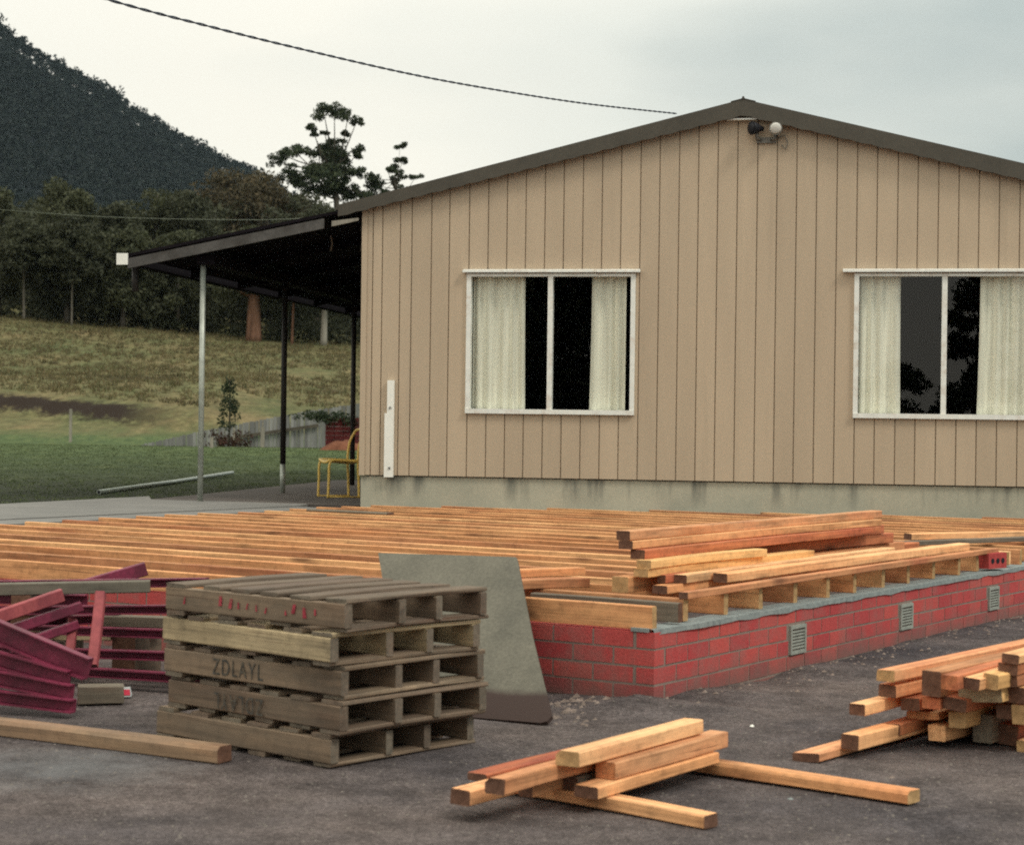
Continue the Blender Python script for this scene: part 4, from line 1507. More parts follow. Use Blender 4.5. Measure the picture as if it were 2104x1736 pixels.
# weathered beam at the left foreground
p1, p2 = on(447, 1571, 0.0), on(-120, 1500, 0.0)
d = (p2 - p1).normalized()
plank('fallen_beam', p1 + Vector((d.y, -d.x, 0)) * 0.045, d, (p2 - p1).length, 0.09, 0.068, M['beam_left'], M['end'],
      'long weathered brown beam lying on the dirt in front of the red steel', 'beam', z=0.004, wane=0.012)

# ------------------------------------------------------------------ red steel heap
RS = 'red painted steel sections heaped left of the pallets'


def steel(name, a, b, w, h, mat, label, roll=0.0, lip=0.0):
    return bar_between(name, a, b, w, h, M[mat], M['end_red'], label, 'steel section', RS, roll=roll, lip=lip)


# long rails lying level behind the pallets, carried on packers
for (y0, y1, Y0, Y1, lab) in ((1207, 1191, 10.3, 10.15, 'highest of the long level red rails running behind the pallets'),
                              (1259, 1246, 10.3, 10.1, 'second highest long level red rail running behind the pallets'),
                              (1293, 1299, 10.15, 9.95, 'middle long level red rail running behind the pallets'),
                              (1338, 1345, 10.05, 9.85, 'second lowest long level red rail running behind the pallets'),
                              (1369, 1390, 10.0, 9.7, 'lowest long level red rail near the dirt behind the pallets')):
    steel('steel_rail', at(-60, y0 - 6, Y0 + 0.25), at(430, y1 + 4, Y1), 0.06, 0.045, 'red_steel', lab, lip=0.05)
# uprights of the trestles
steel('steel_upright', at(190, 1368, 9.55), at(207, 1218, 9.72), 0.05, 0.055, 'pink_steel', 'taller faded pink upright standing between the red rails')
steel('steel_upright', at(142, 1355, 9.7), at(150, 1272, 9.78), 0.045, 0.045, 'pink_steel', 'shorter faded pink upright left of the taller one')
# sloping braces
steel('steel_brace', at(-70, 1290, 9.5), at(128, 1222, 9.7), 0.06, 0.065, 'pink_steel', 'upper faded sloping brace at the far left of the red steel')
steel('steel_brace', at(-70, 1325, 9.55), at(168, 1245, 9.75), 0.06, 0.05, 'red_steel', 'dark sloping brace beneath the upper faded one')
steel('steel_brace', at(20, 1332, 9.6), at(160, 1282, 9.75), 0.05, 0.045, 'red_steel', 'lowest short sloping brace beside the shorter upright')
steel('steel_rail', at(-60, 1225, 10.55), at(180, 1232, 10.5), 0.06, 0.06, 'red_steel', 'short dark red rail directly under the grey post at the far left', lip=0.05)
steel('steel_rail', at(-60, 1283, 10.6), at(250, 1268, 10.5), 0.06, 0.05, 'red_steel', 'dark rail deep behind the sloping braces of the red steel', lip=0.05)
plank('timber_offcut', (at(20, 1310, 10.3).x, 10.3, 0), (1, 0.05, 0), 0.55, 0.09, 0.05, M['pallet_pale'], M['end'], 'pale offcut lying behind the sloping red braces', 'timber', z=0.20)
plank('timber_offcut', (at(215, 1310, 10.45).x, 10.45, 0), (1, -0.1, 0), 0.35, 0.09, 0.06, M['weathered'], M['end'], 'grey offcut lying between the level red rails', 'timber', z=0.26)
plank('packer_block', (at(100, 1310, 10.3).x, 10.2, 0), (0.3, 1, 0), 0.3, 0.14, 0.198, M['weathered'], M['end'], 'low timber packer under the pale offcut inside the red steel', 'block', z=0.0)
plank('packer_block', (at(262, 1310, 10.4).x, 10.3, 0), (0.3, 1, 0), 0.3, 0.14, 0.258, M['weathered'], M['end'], 'timber packer under the grey offcut between the red rails', 'block', z=0.0)
steel('steel_brace', at(120, 1220, 10.6), at(300, 1168, 10.75), 0.06, 0.075, 'red_steel', 'red beam rising above the grey post with its square end against the joists')
# big channels in front
steel('steel_channel', at(-140, 1237, 9.25), at(186, 1373, 8.98), 0.05, 0.105, 'red_steel', 'uppermost tilted red channel in front, its top edge catching the light', lip=0.05)
steel('steel_channel', at(-140, 1313, 9.20), at(146, 1393, 8.97), 0.05, 0.075, 'red_steel', 'second tilted red channel from the top of the front bundle', lip=0.05)
steel('steel_channel', at(-140, 1364, 9.15), at(152, 1421, 8.93), 0.05, 0.072, 'red_steel', 'third tilted red channel from the top of the front bundle', lip=0.05)
steel('steel_channel', at(-140, 1412, 9.10), at(156, 1449, 8.90), 0.05, 0.062, 'red_steel', 'lowest red channel of the front bundle just above the dirt', lip=0.05)
# grey post on top
p1, p2 = at(-90, 1212, 9.75), at(309, 1204, 9.9)
q = bar_between('grey_post', p2, p1, 0.075, 0.062, M['log'], M['end'], 'grey weathered post lying level on top of the red steel', 'post')
# packers that carry the steel
for (x, y, z0, lab) in ((160, 1445, 0.0, 'weathered timber packer block under the right end of the red channels'),):
    p = on(x, y, 0.0)
    plank('packer_block', p, (1, 0.25, 0), 0.22, 0.12, 0.085, M['weathered'], M['end'], lab, 'block', z=0.003)
for (x, Y, top, lab) in ((40, 10.4, 0.46, 'stacked timber packer inside the red steel at the far left'), (385, 10.0, 0.42, 'stacked timber packer behind the pallets under the red rails')):
    p = at(x, 1400, Y)
    plank('packer_block', (p.x, p.y, 0), (0.3, 1, 0), 0.3, 0.12, top, M['weathered'], M['end'], lab, 'block', z=0.0)

ct = thing('carton', 'small crushed red and white carton on the dirt left of the pallets', 'carton', on(246, 1431, 0.0), 0.15)
q = MB()
q.hexa([(-0.06, -0.03, 0.003), (0.055, -0.03, 0.003), (0.06, 0.035, 0.003), (-0.05, 0.035, 0.003), (-0.055, -0.025, 0.042), (0.05, -0.02, 0.05), (0.052, 0.03, 0.046), (-0.05, 0.03, 0.04)])
q.build('carton_body', M['carton_white'], ct)
q = MB()
q.hexa([(-0.03, -0.032, 0.012), (0.054, -0.032, 0.012), (0.054, -0.0302, 0.012), (-0.03, -0.0302, 0.012), (-0.028, -0.0275, 0.038), (0.05, -0.026, 0.040), (0.05, -0.0225, 0.040), (-0.028, -0.0245, 0.038)])
q.build('red_panel', M['carton_red'], ct)

# ------------------------------------------------------------------ yellow chair
ch = thing('chair', 'yellow tubular metal chair standing on the carport slab beside the house wall', 'chair', (-2.10, 23.0, 0.483), math.radians(24))
W2, D2, SH = 0.19, 0.175, 0.455
rt = 0.0155


def chp(x, y, z):
    return (x, y, z)


for s in (-1, 1):
    q = MB()
    y = s * W2
    q.tube(refine([Vector(v) for v in (chp(-D2 - 0.012, y, 0.0), chp(-D2 - 0.005, y, 0.22), chp(-D2, y, SH - 0.06), chp(-D2 + 0.05, y, SH), chp(0, y, SH - 0.004), chp(D2, y, SH - 0.01))], 6), rt, 8)
    q.build('leg', M['yellow'], ch)
    q = MB()
    q.tube(refine([Vector(v) for v in (chp(D2 + 0.03, y, 0.0), chp(D2 + 0.02, y, 0.25), chp(D2 + 0.01, y, SH), chp(D2 + 0.03, y, SH + 0.2), chp(D2 + 0.09, y * 0.95, SH + 0.33), chp(D2 + 0.11, y * 0.6, SH + 0.37))], 6), rt, 8)
    q.build('leg', M['yellow'], ch)
q = MB()
for s in (-1, 1):
    q.tube([chp(-D2 - 0.01, s * W2, 0.014), chp(D2 + 0.03, s * W2, 0.014)], 0.009, 6)
q.build('runner', M['yellow'], ch)
q = MB()
nx, ny = 8, 8
for j in range(ny + 1):
    for i in range(nx + 1):
        x, y = lerp(-D2 - 0.01, D2 + 0.01, i / nx), lerp(-W2, W2, j / ny)
        q.v.append((x, y, SH + 0.014 - 0.03 * (1 - (y / W2) ** 2) + 0.006 * math.sin(i * 0.7)))
for j in range(ny):
    for i in range(nx):
        a = j * (nx + 1) + i
        q.face((a, a + 1, a + nx + 2, a + nx + 1), 0, True)
for j in range(ny):
    for i in range(nx):
        pass
st = q.build('seat', M['yellow'], ch)
mod = st.modifiers.new('thickness', 'SOLIDIFY')
mod.thickness = 0.03
q = MB()
q.tube(refine([Vector((D2 + 0.10, -W2 * 0.62, SH + 0.365)), Vector((D2 + 0.112, 0, SH + 0.372)), Vector((D2 + 0.10, W2 * 0.62, SH + 0.365))], 4), 0.013, 8)
q.build('backrest', M['yellow'], ch)

# pipe on the grass edge
a, b2 = on(203, 1011, 0.49), on(478, 971, 0.54)
q = MB()
q.tube([a, (a + b2) / 2 + Vector((0, 0, -0.01)), b2], 0.03, 10)
q.tube([a + (a - b2).normalized() * 0.001, a + (a - b2).normalized() * 0.003], 0.022, 10, mi=1)
tag(q.build('pipe', [M['gal'], M['black']]), 'long pale metal pipe lying on the grass edge by the carport slab', 'pipe')

# ------------------------------------------------------------------ fence, pegs, shrubs, brick pile
FY = 62.0


def fence_top(x):
    return interp([(262, 921), (300, 911), (420, 884), (520, 865), (620, 846), (745, 828)], x)


fe = thing('paling_fence', 'grey paling fence sloping down to the left beyond the lawn', 'fence', at(500, 900, FY) * 1.0)
fe.location.z = 0
pal = MB()
x = 262.0
while x < 800:
    wpx = 0.11 * FPX / FY
    p = at(x, fence_top(x), FY)
    lean = random.uniform(-0.02, 0.02)
    hz = ground_z(p.x, FY) - 0.3
    t = p.z + random.uniform(-0.015, 0.015)
    lo = min(hz, t - 1.5)
    yy = random.uniform(-0.015, 0.015)
    px_, py_ = p.x - fe.location.x, yy
    pal.hexa([(px_, py_, lo), (px_ + 0.105, py_, lo), (px_ + 0.105, py_ + 0.02, lo), (px_, py_ + 0.02, lo),
              (px_ + lean, py_, t), (px_ + 0.105 + lean, py_, t), (px_ + 0.105 + lean, py_ + 0.02, t), (px_ + lean, py_ + 0.02, t)])
    x += wpx * 1.03
pal.build('paling', M['paling'], fe)
ra = MB()
for dz in (52,):
    pr = [at(444, 904, FY - 0.1), at(654, 874, FY - 0.1)]
    ra.bar(pr[0] - fe.location, pr[1] - fe.location, 0.06, 0.10)
ra.build('rail', M['trunk'], fe)
po = MB()
p = at(540, 877, FY - 1.0)
po.box(p.x - fe.location.x - 0.06, p.x - fe.location.x + 0.06, -1.06, -0.94, 0.0, p.z)
po.build('post', M['trunk_pale'], fe)


def peg(name, x, ytop, ybot, Y, wid, mat, label):
    a, b3 = at(x, ytop, Y), at(x, ybot, Y)
    q = MB()
    q.box(-wid / 2, wid / 2, -wid / 2, wid / 2, b3.z - 0.5 - b3.z, a.z - b3.z)
    o = q.build(name, mat)
    o.location = b3
    return tag(o, label, 'peg')


peg('marker_peg', 145, 840, 884, 79, 0.10, M['trunk_pale'], 'pale wooden peg standing in the lawn before the dark soil bank')
peg('marker_peg', 435, 898, 921, 49, 0.08, M['trunk_pale'], 'short pale peg at the lawn edge beside the sapling')
peg('marker_peg', 1013 * 0.362 + 114, 876, 900, 60, 0.07, M['trunk_pale'], 'faint thin peg at the fence left of the carport post')


# ------------------------------------------------------------------ foliage
def leaf_quad(mb, p, s, mi=0, flat=0.0):
    n = Vector((random.gauss(0, 1), random.gauss(0, 1), random.gauss(0, 1) + flat))
    if n.length < 1e-3:
        n = Vector((0, 0, 1))
    n.normalize()
    u = n.orthogonal().normalized()
    a = random.uniform(0, 2 * PI)
    v = n.cross(u)
    u, v = u * math.cos(a) + v * math.sin(a), v * math.cos(a) - u * math.sin(a)
    l = s * random.uniform(0.6, 1.3)
    w = l * random.uniform(0.35, 0.6)
    i = len(mb.v)
    mb.v += [tuple(p - u * l * 0.5), tuple(p + v * w * 0.5), tuple(p + u * l * 0.5), tuple(p - v * w * 0.5)]
    mb.face((i, i + 1, i + 2, i + 3), mi)


def clump(mb, c, rx, ry, rz, n, s, mi=0):
    for _ in range(n):
        d = Vector((random.gauss(0, 1), random.gauss(0, 1), random.gauss(0, 1))).normalized()
        k = random.random() ** 0.4
        leaf_quad(mb, c + Vector((d.x * rx * k, d.y * ry * k, d.z * rz * k)), s, mi)


def tree(label, X, Y, top, width, leafmat, trunkmat, name='eucalyptus_tree', group='trees along the far paddock edge', bare=0.16, trunk_r=0.25, nc=46, nl=170, leaf=0.36, shape=0.0):
    z0 = ground_z(X, Y) - 0.1
    H = top - z0
    t = thing(name, label, 'tree', (X, Y, z0), 0, group)
    tk = MB()
    lean = random.uniform(-0.06, 0.06) * H
    spine = [Vector((0, 0, 0)), Vector((lean * 0.2, 0, H * 0.35)), Vector((lean * 0.6, 0, H * 0.65)), Vector((lean, 0, H * 0.93))]
    tk.tube(refine(spine, 4), [lerp(trunk_r, trunk_r * 0.18, i / 12) for i in range(13)], 8)
    cr_ = MB()
    for k in range(nc):
        h = bare + (1 - bare) * random.random() ** 0.8
        prof = math.sin(min(1.0, max(0.02, (h - bare + 0.10) / (1.10 - bare))) * PI) ** 0.55
        a = random.uniform(0, 2 * PI)
        rr = width * 0.58 * prof * math.sqrt(random.random()) * 0.92
        c = Vector((math.cos(a) * rr + lean * h, math.sin(a) * rr, H * h * 0.95))
        r = width * random.uniform(0.15, 0.23)
        clump(cr_, c, r, r, r * 0.75, nl, leaf)
        if k % 3 == 0 and h > 0.55:
            j = Vector((lean * h * 0.6, 0, max(0.3, H * (h - 0.18))))
            tk.tube([j, (j + c) / 2 + Vector((0, 0, -0.2)), c], [trunk_r * 0.28, trunk_r * 0.2, trunk_r * 0.08], 5)
    tk.build('trunk', M[trunkmat], t)
    cr_.build('crown', M[leafmat], t)
    return t


def tree_px(label, x, ytop, Y, wpx, leafmat, trunkmat='trunk', **kw):
    p = at(x, ytop, Y)
    return tree(label, p.x, Y, p.z, wpx * Y / FPX, leafmat, trunkmat, **kw)


random.seed(11)
tree_px('tree with a thick rusty orange trunk showing under the carport roof', 524, 470, 143, 170, 'leaf_green', 'trunk_rust', trunk_r=0.62, bare=0.42)
tree_px('tree with a pale grey trunk showing low beside the third carport post', 668, 460, 143, 130, 'leaf_dark', 'trunk_pale', trunk_r=0.28, bare=0.40)
tree_px('leftmost rounded green tree at the photo edge', 0, 388, 150, 130, 'leaf_green')
tree_px('big round topped green tree, highest crown left of the carport', 122, 362, 158, 150, 'leaf_green', nc=44)
tree_px('small rounded tree just right of the big round topped one', 172, 390, 155, 110, 'leaf_green')
tree_px('low dull green tree in the dip of the tree line', 228, 418, 152, 120, 'leaf_dark')
tree_px('olive green tree whose crown rises left of the carport gutter', 312, 376, 160, 150, 'leaf_green', nc=40)
tree_px('dull olive tree behind the gutter end of the carport', 392, 388, 158, 130, 'leaf_dark')
tree_px('brownish spreading tree where the mountain slope meets the trees', 482, 345, 172, 170, 'leaf_brown', nc=44)
tree_px('broad russet tinged tree left of the tall gum', 562, 358, 168, 190, 'leaf_brown', nc=46)
tree_px('dark green tree at the foot of the tall gum above the carport roof', 655, 392, 165, 170, 'leaf_dark', nc=44)
tree_px('dark tree just above the roof line right of the tall gum', 752, 415, 168, 120, 'leaf_gum')
tree_px('shaded lower tree at the left photo edge with a thin trunk', 52, 455, 143.4, 130, 'leaf_dark', 'trunk_dim', trunk_r=0.12, bare=0.45)
tree_px('slim tree with a thin pale trunk left of the bright green low tree', 150, 440, 143.2, 110, 'leaf_dark', 'trunk_dim', trunk_r=0.09, bare=0.45)
tree_px('slim tree with a reddish trunk just right of the second carport post', 603, 470, 143.0, 90, 'leaf_dark', 'trunk_rust', trunk_r=0.11, bare=0.5)
tree_px('shaded bushy tree below the big round topped one', 140, 470, 146, 150, 'leaf_dark')
tree_px('bright green low tree beneath the gutter end', 255, 470, 146, 140, 'leaf_green', bare=0.08)
tree_px('bushy low tree seen left of the near carport post', 365, 480, 147, 150, 'leaf_green', bare=0.08)
tree_px('dark low tree seen through the carport between its posts', 590, 500, 150, 150, 'leaf_dark', bare=0.1)

# the wood behind the front trees reads as one mass
wd = MB()
for k in range(70):
    x = random.uniform(-130, 860)
    Y = random.uniform(165, 200)
    ytop = interp([(-130, 400), (120, 400), (230, 430), (400, 395), (480, 370), (600, 378), (700, 410), (860, 430)], x) + random.uniform(0, 35)
    top = at(x, ytop, Y)
    z0 = ground_z(top.x, Y)
    wid = random.uniform(3.0, 4.5)
    for j in range(26):
        h = random.random()
        c = Vector((top.x + random.gauss(0, wid * 0.4), Y + random.gauss(0, wid * 0.4), lerp(z0 + 0.5, top.z - 0.7, h)))
        clump(wd, c, 1.0, 1.0, 0.8, 34, 0.6)
# undergrowth at the edge of the paddock
for k in range(760):
    x = random.uniform(-120, 860)
    Y = random.uniform(144.5, 160)
    p = at(x, 600, Y)
    z0 = ground_z(p.x, Y)
    r = random.uniform(0.5, 1.1)
    clump(wd, Vector((p.x, Y, z0 + 7.6 * random.random() ** 1.4)), r, r, r * 0.9, 46, 0.38)
tag(wd.build('wood', M['leaf_dark']), 'dense dark wood filling the slope behind the front trees', 'wood', kind='stuff')


def gum(label, cl, Y, foot, fork, trunk_r, nmul=1.0):
    base = at(foot[0], foot[1], Y)
    t = thing('gum_tree', label, 'tree', base, 0, None)
    tk, crn = MB(), MB()
    k = Y / FPX * 0.2171
    f = at(fork[0], fork[1], Y) - base
    tk.tube(refine([Vector((0, 0, -2)), f * 0.5 + Vector((0.2, 0, 0)), f], 4), [lerp(trunk_r, trunk_r * 0.5, i / 8) for i in range(9)], 8)
    for (cx, cy, rx, ry) in cl:
        dx, dy = 456.9 + cx * 0.2171, 182.8 + cy * 0.2171
        c = at(dx, dy, Y + random.uniform(-1.2, 1.2)) - base
        a, b4 = rx * k * 1.2, ry * k * 1.12
        # break each clump into several leafy tufts with an arched top
        m = max(4, int(rx * ry / 620))
        for j in range(m):
            th = random.uniform(0, 2 * PI)
            q_ = math.sqrt(random.random())
            ox, oz = math.cos(th) * q_ * a * 0.85, math.sin(th) * q_ * b4 * 0.8
            r = min(a, b4) * random.uniform(0.42, 0.58) + 0.12
            clump(crn, c + Vector((ox, random.uniform(-a, a) * 0.6, oz)), r * 1.2, r * 1.2, r * 0.8, int(70 * nmul), 0.30)
        s = f * random.uniform(0.75, 1.0)
        tk.tube(refine([s, (s + c) / 2 + Vector((0, 0, -0.1 * abs(c.x - s.x))), c], 3), [trunk_r * 0.28, trunk_r * 0.24, trunk_r * 0.2, trunk_r * 0.17, trunk_r * 0.14, trunk_r * 0.1, trunk_r * 0.06], 5)
    tk.build('trunk', M['trunk'], t)
    crn.build('crown', M['leaf_gum'], t)


gum('tall gum tree with layered umbrella crowns rising against the sky', [
    (960, 230, 130, 65), (1060, 200, 80, 50), (1190, 250, 100, 55), (1270, 310, 60, 32), (840, 370, 65, 38), (870, 420, 45, 22), (965, 420, 50, 20), (1160, 430, 40, 25),
    (1100, 510, 60, 42), (680, 590, 95, 55), (800, 600, 70, 50), (930, 560, 70, 50), (1030, 600, 110, 80), (1250, 560, 65, 50), (1265, 625, 50, 35), (1060, 700, 120, 65),
    (880, 800, 120, 75), (1000, 860, 120, 70), (1170, 770, 85, 45), (1290, 800, 70, 50), (530, 690, 80, 60), (650, 760, 80, 55), (1200, 940, 75, 60), (1320, 990, 65, 45), (1180, 1010, 140, 60),
    (900, 950, 150, 60), (700, 880, 90, 60), (960, 690, 100, 60), (1090, 640, 110, 70), (1060, 780, 130, 70), (940, 760, 110, 70), (1130, 880, 90, 50), (780, 870, 100, 60),
    (1050, 960, 120, 60), (620, 840, 90, 60), (560, 620, 55, 40), (730, 560, 80, 45), (1000, 540, 80, 50)], 185, (690, 700), (688, 315), 0.42)
gum('slender second gum with sparse flat tufts just above the roof line', [
    (1680, 545, 105, 24), (1640, 700, 85, 36), (1560, 760, 60, 22), (1700, 665, 45, 22), (1680, 840, 90, 36), (1830, 835, 70, 24), (1430, 830, 48, 42), (1470, 900, 85, 55), (1540, 950, 60, 48),
    (1720, 950, 60, 36), (1620, 880, 50, 26), (1400, 900, 60, 50), (1500, 1010, 120, 50), (1390, 1000, 90, 55), (1640, 780, 60, 26), (1600, 990, 90, 40)], 185, (812, 700), (812, 365), 0.22)

# two trees and scrub behind the photographer, mirrored in the window panes
random.seed(5)
tree('dark round tree behind the viewpoint, mirrored in the right hand window', 0.25, -22, 6.9, 2.5, 'leaf_gum', 'trunk', group='trees mirrored in the windows', nc=44, nl=150, leaf=0.26)
tree('low bush behind the viewpoint, mirrored low in the right hand window', -2.1, -20, 3.5, 2.6, 'leaf_gum', 'trunk', name='bush', group='trees mirrored in the windows', nc=26, nl=110, leaf=0.26, bare=0.05)
tree('large spreading tree behind the viewpoint, mirrored in the window beside the carport', -14.8, -22, 10.5, 12.5, 'leaf_gum', 'trunk', group='trees mirrored in the windows', nc=130, nl=150, leaf=0.55, bare=0.03)
random.seed(21)

# sapling and bushes near the fence
p = at(470, 906, 54)
sap = thing('sapling', 'thin upright dark green sapling before the grey paling fence', 'sapling', (p.x, p.y, ground_z(p.x, 54)))
hz = at(470, 778, 54).z - ground_z(p.x, 54)
q = MB(); q.tube([(0, 0, -0.1), (0.02, 0, hz * 0.5), (0, 0, hz)], [0.035, 0.025, 0.008], 6); q.build('trunk', M['trunk'], sap)
q = MB()
for k in range(42):
    h = random.random()
    r = 0.36 * (1 - h) ** 0.7 + 0.05
    a = random.uniform(0, 2 * PI)
    clump(q, Vector((math.cos(a) * r * 0.7, math.sin(a) * r * 0.7, hz * (0.22 + 0.78 * h))), 0.12, 0.12, 0.16, 26, 0.09)
q.build('crown', M['leaf_shrub'], sap)
p = at(470, 906, 52)
bu = MB()
for k in range(26):
    clump(bu, Vector((random.gauss(0, 0.24), random.gauss(0, 0.2), random.uniform(0.05, 0.42))), 0.15, 0.15, 0.12, 34, 0.08)
o = bu.build('bush', M['leaf_red'])
o.location = (p.x, p.y, ground_z(p.x, 52))
tag(o, 'low dark reddish bush at the foot of the sapling', 'bush')
p = at(652, 858, 50)
bu = MB()
for k in range(30):
    clump(bu, Vector((random.gauss(0.1, 0.42), random.gauss(0, 0.2), random.uniform(-0.15, 0.14))), 0.16, 0.16, 0.12, 36, 0.09)
o = bu.build('bush', M['leaf_shrub'])
o.location = (p.x + 0.3, p.y - 0.6, p.z)
tag(o, 'dark creeper sprawling over the maroon brick stack by the fence', 'bush')
# brick stack and soil mound
p0, p1 = at(668, 905, 49.5), at(760, 905, 49.5)
bs = thing('brick_stack', 'dark maroon stack of bricks beyond the lawn right of the second carport post', 'brick stack', ((p0.x + p1.x) / 2, 49.5, ground_z(p0.x, 49.5)))
q = MB()
hh_ = at(700, 858, 49.5).z - bs.location.z
w_ = (p1.x - p0.x)
nr, ncx = 7, 5
for j in range(nr):
    for i in range(ncx):
        q.box(-w_ / 2 + w_ * i / ncx + 0.006, -w_ / 2 + w_ * (i + 1) / ncx - 0.006, random.uniform(-0.02, 0.02), 0.6, hh_ * j / nr + 0.004, hh_ * (j + 1) / nr - 0.004)
q.build('bricks', M['brick_stack'], bs)
p = at(690, 915, 48.0)
q = MB()
nx, ny = 24, 12
for j in range(ny + 1):
    for i in range(nx + 1):
        x, y = lerp(-0.6, 0.6, i / nx), lerp(-0.5, 0.5, j / ny)
        h = max(0.0, 1 - (x / 0.6) ** 2) * max(0, 1 - (y / 0.5) ** 2)
        q.v.append((x, y, 0.26 * h ** 0.8 + 0.06 * h * noise.noise(Vector((x * 6, y * 6, 0))) - 0.02))
for j in range(ny):
    for i in range(nx):
        a = j * (nx + 1) + i
        q.face((a, a + 1, a + nx + 2, a + nx + 1), 0, True)
o = q.build('soil_mound', M['orange_soil'])
o.location = (at(706, 915, 48.6).x, 48.6, ground_z(p.x, 48.6))
tag(o, 'small heap of orange soil in front of the maroon brick stack', 'soil heap')

# grass tussocks over the paddock and blades along the lawn edge
gs = MB()


def blade(mb, p, h, w, lean):
    a = random.uniform(0, 2 * PI)
    s = Vector((math.cos(a), math.sin(a), 0)) * w
    l = Vector((random.uniform(-1, 1), random.uniform(-1, 1), 0)) * lean
    i = len(mb.v)
    mb.v += [tuple(p - s), tuple(p + s), tuple(p + l + Vector((0, 0, h)))]
    mb.face((i, i + 1, i + 2))


for k in range(5200):
    Y = 86 + 62 * random.random() ** 0.9
    x = random.uniform(-40, 800)
    p = at(x, 700, Y)
    if p.x < -11 and Y < 78.6 - 0.5 * p.x + 2.5:
        continue
    if noise.noise(Vector((p.x * 0.12, Y * 0.06, 9))) < -0.3:
        continue
    c = Vector((p.x, Y, ground_z(p.x, Y) - 0.02))
    h = random.uniform(0.10, 0.30)
    for j in range(9):
        blade(gs, c + Vector((random.gauss(0, 0.13), random.gauss(0, 0.13), 0)), h * random.uniform(0.6, 1.2), 0.035, 0.16)
tag(gs.build('paddock_grass', M['tussock']), 'dry rough tussock grass over the sloping paddock', 'grass', kind='stuff')
ls = MB()
for k in range(9000):
    Y = (30 + 23 * random.random() ** 0.8) if k % 4 else random.uniform(20, 30)
    x = random.uniform(-30, 790)
    p = at(x, 1000, Y)
    hp_ = HM.inverted() @ Vector((p.x, Y, 0))
    if hp_.x > -2.6 and -1 < hp_.y < 12.2:
        continue
    # keep off the concrete
    if (Vector((p.x, Y, 0)) - Vector((-5.35, 20.2, 0))).cross(Vector((HM @ Vector((-2.55, 1.7, 0)))) - Vector((-5.35, 20.2, 0))).z > 0 and Y < 24:
        continue
    c = Vector((p.x, Y, ground_z(p.x, Y) - 0.005))
    for j in range(4):
        blade(ls, c + Vector((random.gauss(0, 0.05), random.gauss(0, 0.05), 0)), random.uniform(0.012, 0.035), 0.010, 0.03)
tag(ls.build('lawn_grass', M['leaf_lawn']), 'short green lawn grass beside the carport', 'grass', kind='stuff')

# ------------------------------------------------------------------ mountain
RIDGE_PX = [(-260, -150), (-120, -55), (0, 58), (60, 102), (150, 152), (215, 180), (255, 216), (320, 250), (400, 296), (455, 326), (520, 354), (600, 405), (740, 480), (1000, 560), (1300, 660)]
MY0, MY1 = 520.0, 1500.0


def mountain_pt(x, t):
    Y = lerp(MY0, MY1, t)
    top = at(x, interp(RIDGE_PX, x) + 30, MY1)
    base_z = 14.0
    X = (x - 1052) / FPX * Y
    z = lerp(base_z, top.z, t ** 1.25)
    z += 14 * math.sin(t * PI) * noise.noise(Vector((X * 0.006, Y * 0.004, 2)))
    return Vector((X, Y, z))


mt = MB()
nx, ny = 70, 24
for j in range(ny + 1):
    for i in range(nx + 1):
        mt.v.append(tuple(mountain_pt(lerp(-260, 1300, i / nx), j / ny)))
for i in range(nx + 1):
    v = mountain_pt(lerp(-260, 1300, i / nx), 1.0)
    mt.v.append((v.x, v.y + 400, v.z - 160))
for j in range(ny + 1):
    for i in range(nx):
        a = j * (nx + 1) + i
        mt.face((a, a + 1, a + nx + 2, a + nx + 1), 0, True)
mm = mat_plain('mountain_floor', (0.010, 0.015, 0.016), 0.3, 0.02, 0.95, 0.1, bump=0)
tag(mt.build('mountain', mm), None, None, kind='structure')
mf = MB()
for k in range(7600):
    x = random.uniform(-60, 900)
    t = random.random() ** 0.75
    if k < 420:
        t = 1.0
        x = random.uniform(-60, 760)
    c = mountain_pt(x, t)
    sc = lerp(0.55, 1.0, t)
    hgt = random.uniform(7, 15) * sc
    r = random.uniform(3.0, 5.5) * sc
    for j in range(3 if t < 1 else 4):
        cc = c + Vector((random.gauss(0, r * 0.5), random.gauss(0, r * 0.5), hgt * (0.35 + 0.65 * random.random() ** 0.7)))
        clump(mf, cc, r * 0.62, r * 0.62, r * 0.5, 7, 3.3 * sc)
tag(mf.build('mountain_forest', M['leaf_far']), 'dark blue green forest covering the steep mountain slope', 'forest', kind='stuff')

# ------------------------------------------------------------------ grit and scraps on the yard
random.seed(33)


def pebble(mb, p, r):
    i = len(mb.v)
    vs = []
    for (x, y, z) in ((1, 0, 0), (0.3, 0.95, 0), (-0.8, 0.6, 0), (-0.8, -0.6, 0), (0.3, -0.95, 0), (0.2, 0.1, 0.75)):
        k = r * random.uniform(0.65, 1.2)
        vs.append((p.x + x * k, p.y + y * k, p.z + z * k * 0.9 - 0.001))
    mb.v += vs
    for k in range(5):
        mb.face((i + k, i + (k + 1) % 5, i + 5))


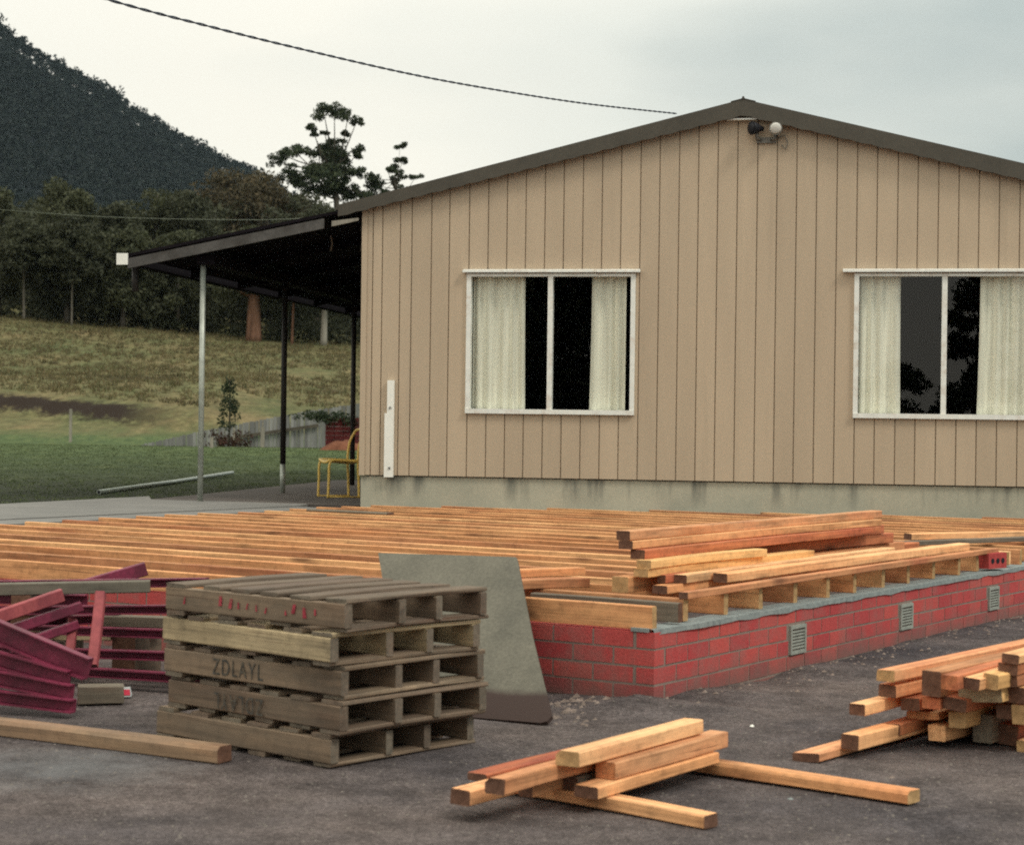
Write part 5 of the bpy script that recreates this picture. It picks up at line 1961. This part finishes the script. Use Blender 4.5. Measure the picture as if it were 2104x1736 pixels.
gv = MB()
for k in range(9000):
    Y = 5.6 + 8.5 * random.random() ** 1.5
    x = random.uniform(-60, 2160)
    p = Vector(((x - 1052) / FPX * Y, Y, 0))
    q_ = p - FC
    if q_.dot(DR) > -0.01 and q_.dot(DL) > -0.01:
        continue
    p.z = ground_z(p.x, Y)
    pebble(gv, p, random.choice((0.003, 0.004, 0.005, 0.006, 0.009)))
tag(gv.build('gravel', M['stone']), 'fine dark grit scattered over the dirt yard', 'gravel', kind='stuff')
rb = MB()
for k in range(90):
    c = on(1150 + random.gauss(25, 30), 1455 + random.gauss(0, 14), 0)
    c.z = ground_z(c.x, c.y)
    pebble(rb, c, random.uniform(0.008, 0.028))
for k in range(150):
    r_ = random.uniform(0.0, 5.5)
    c = FR(r_, -abs(random.gauss(0, 0.12)) - 0.01)
    c.z = ground_z(c.x, c.y)
    pebble(rb, c, random.uniform(0.005, 0.018))
tag(rb.build('mortar_rubble', M['rubble']), 'crumbled mortar and brick chips along the foot of the brick wall', 'rubble', kind='stuff')
for (x, y, lab) in ((1545, 1492, 'small white mortar crumb on the dirt between the two timber piles'),
                    (1624, 1641, 'pale bluish stone chip in front of the long batten'),
                    (1832, 1597, 'pinkish stone chip beside the end of the long batten')):
    q = MB()
    pebble(q, Vector((0, 0, 0)), 0.016)
    o = q.build('stone_chip', M['white'] if x == 1545 else M['cap'] if x == 1624 else M['rubble'])
    o.location = on(x, y, 0.0)
    tag(o, lab, 'stone chip')

# ------------------------------------------------------------------ air
hz_ = MB()
hz_.box(-1500, 1500, -70, 2000, -6, 480)
hm = bpy.data.materials.new('haze')
hm.use_nodes = True
t_ = hm.node_tree
for n_ in list(t_.nodes):
    t_.nodes.remove(n_)
o_ = t_.nodes.new('ShaderNodeOutputMaterial')
v_ = t_.nodes.new('ShaderNodeVolumePrincipled')
v_.inputs['Color'].default_value = (0.62, 0.78, 0.92, 1)
v_.inputs['Density'].default_value = 0.000035
t_.links.new(v_.outputs[0], o_.inputs['Volume'])
tag(hz_.build('haze', hm), None, None, kind='stuff')
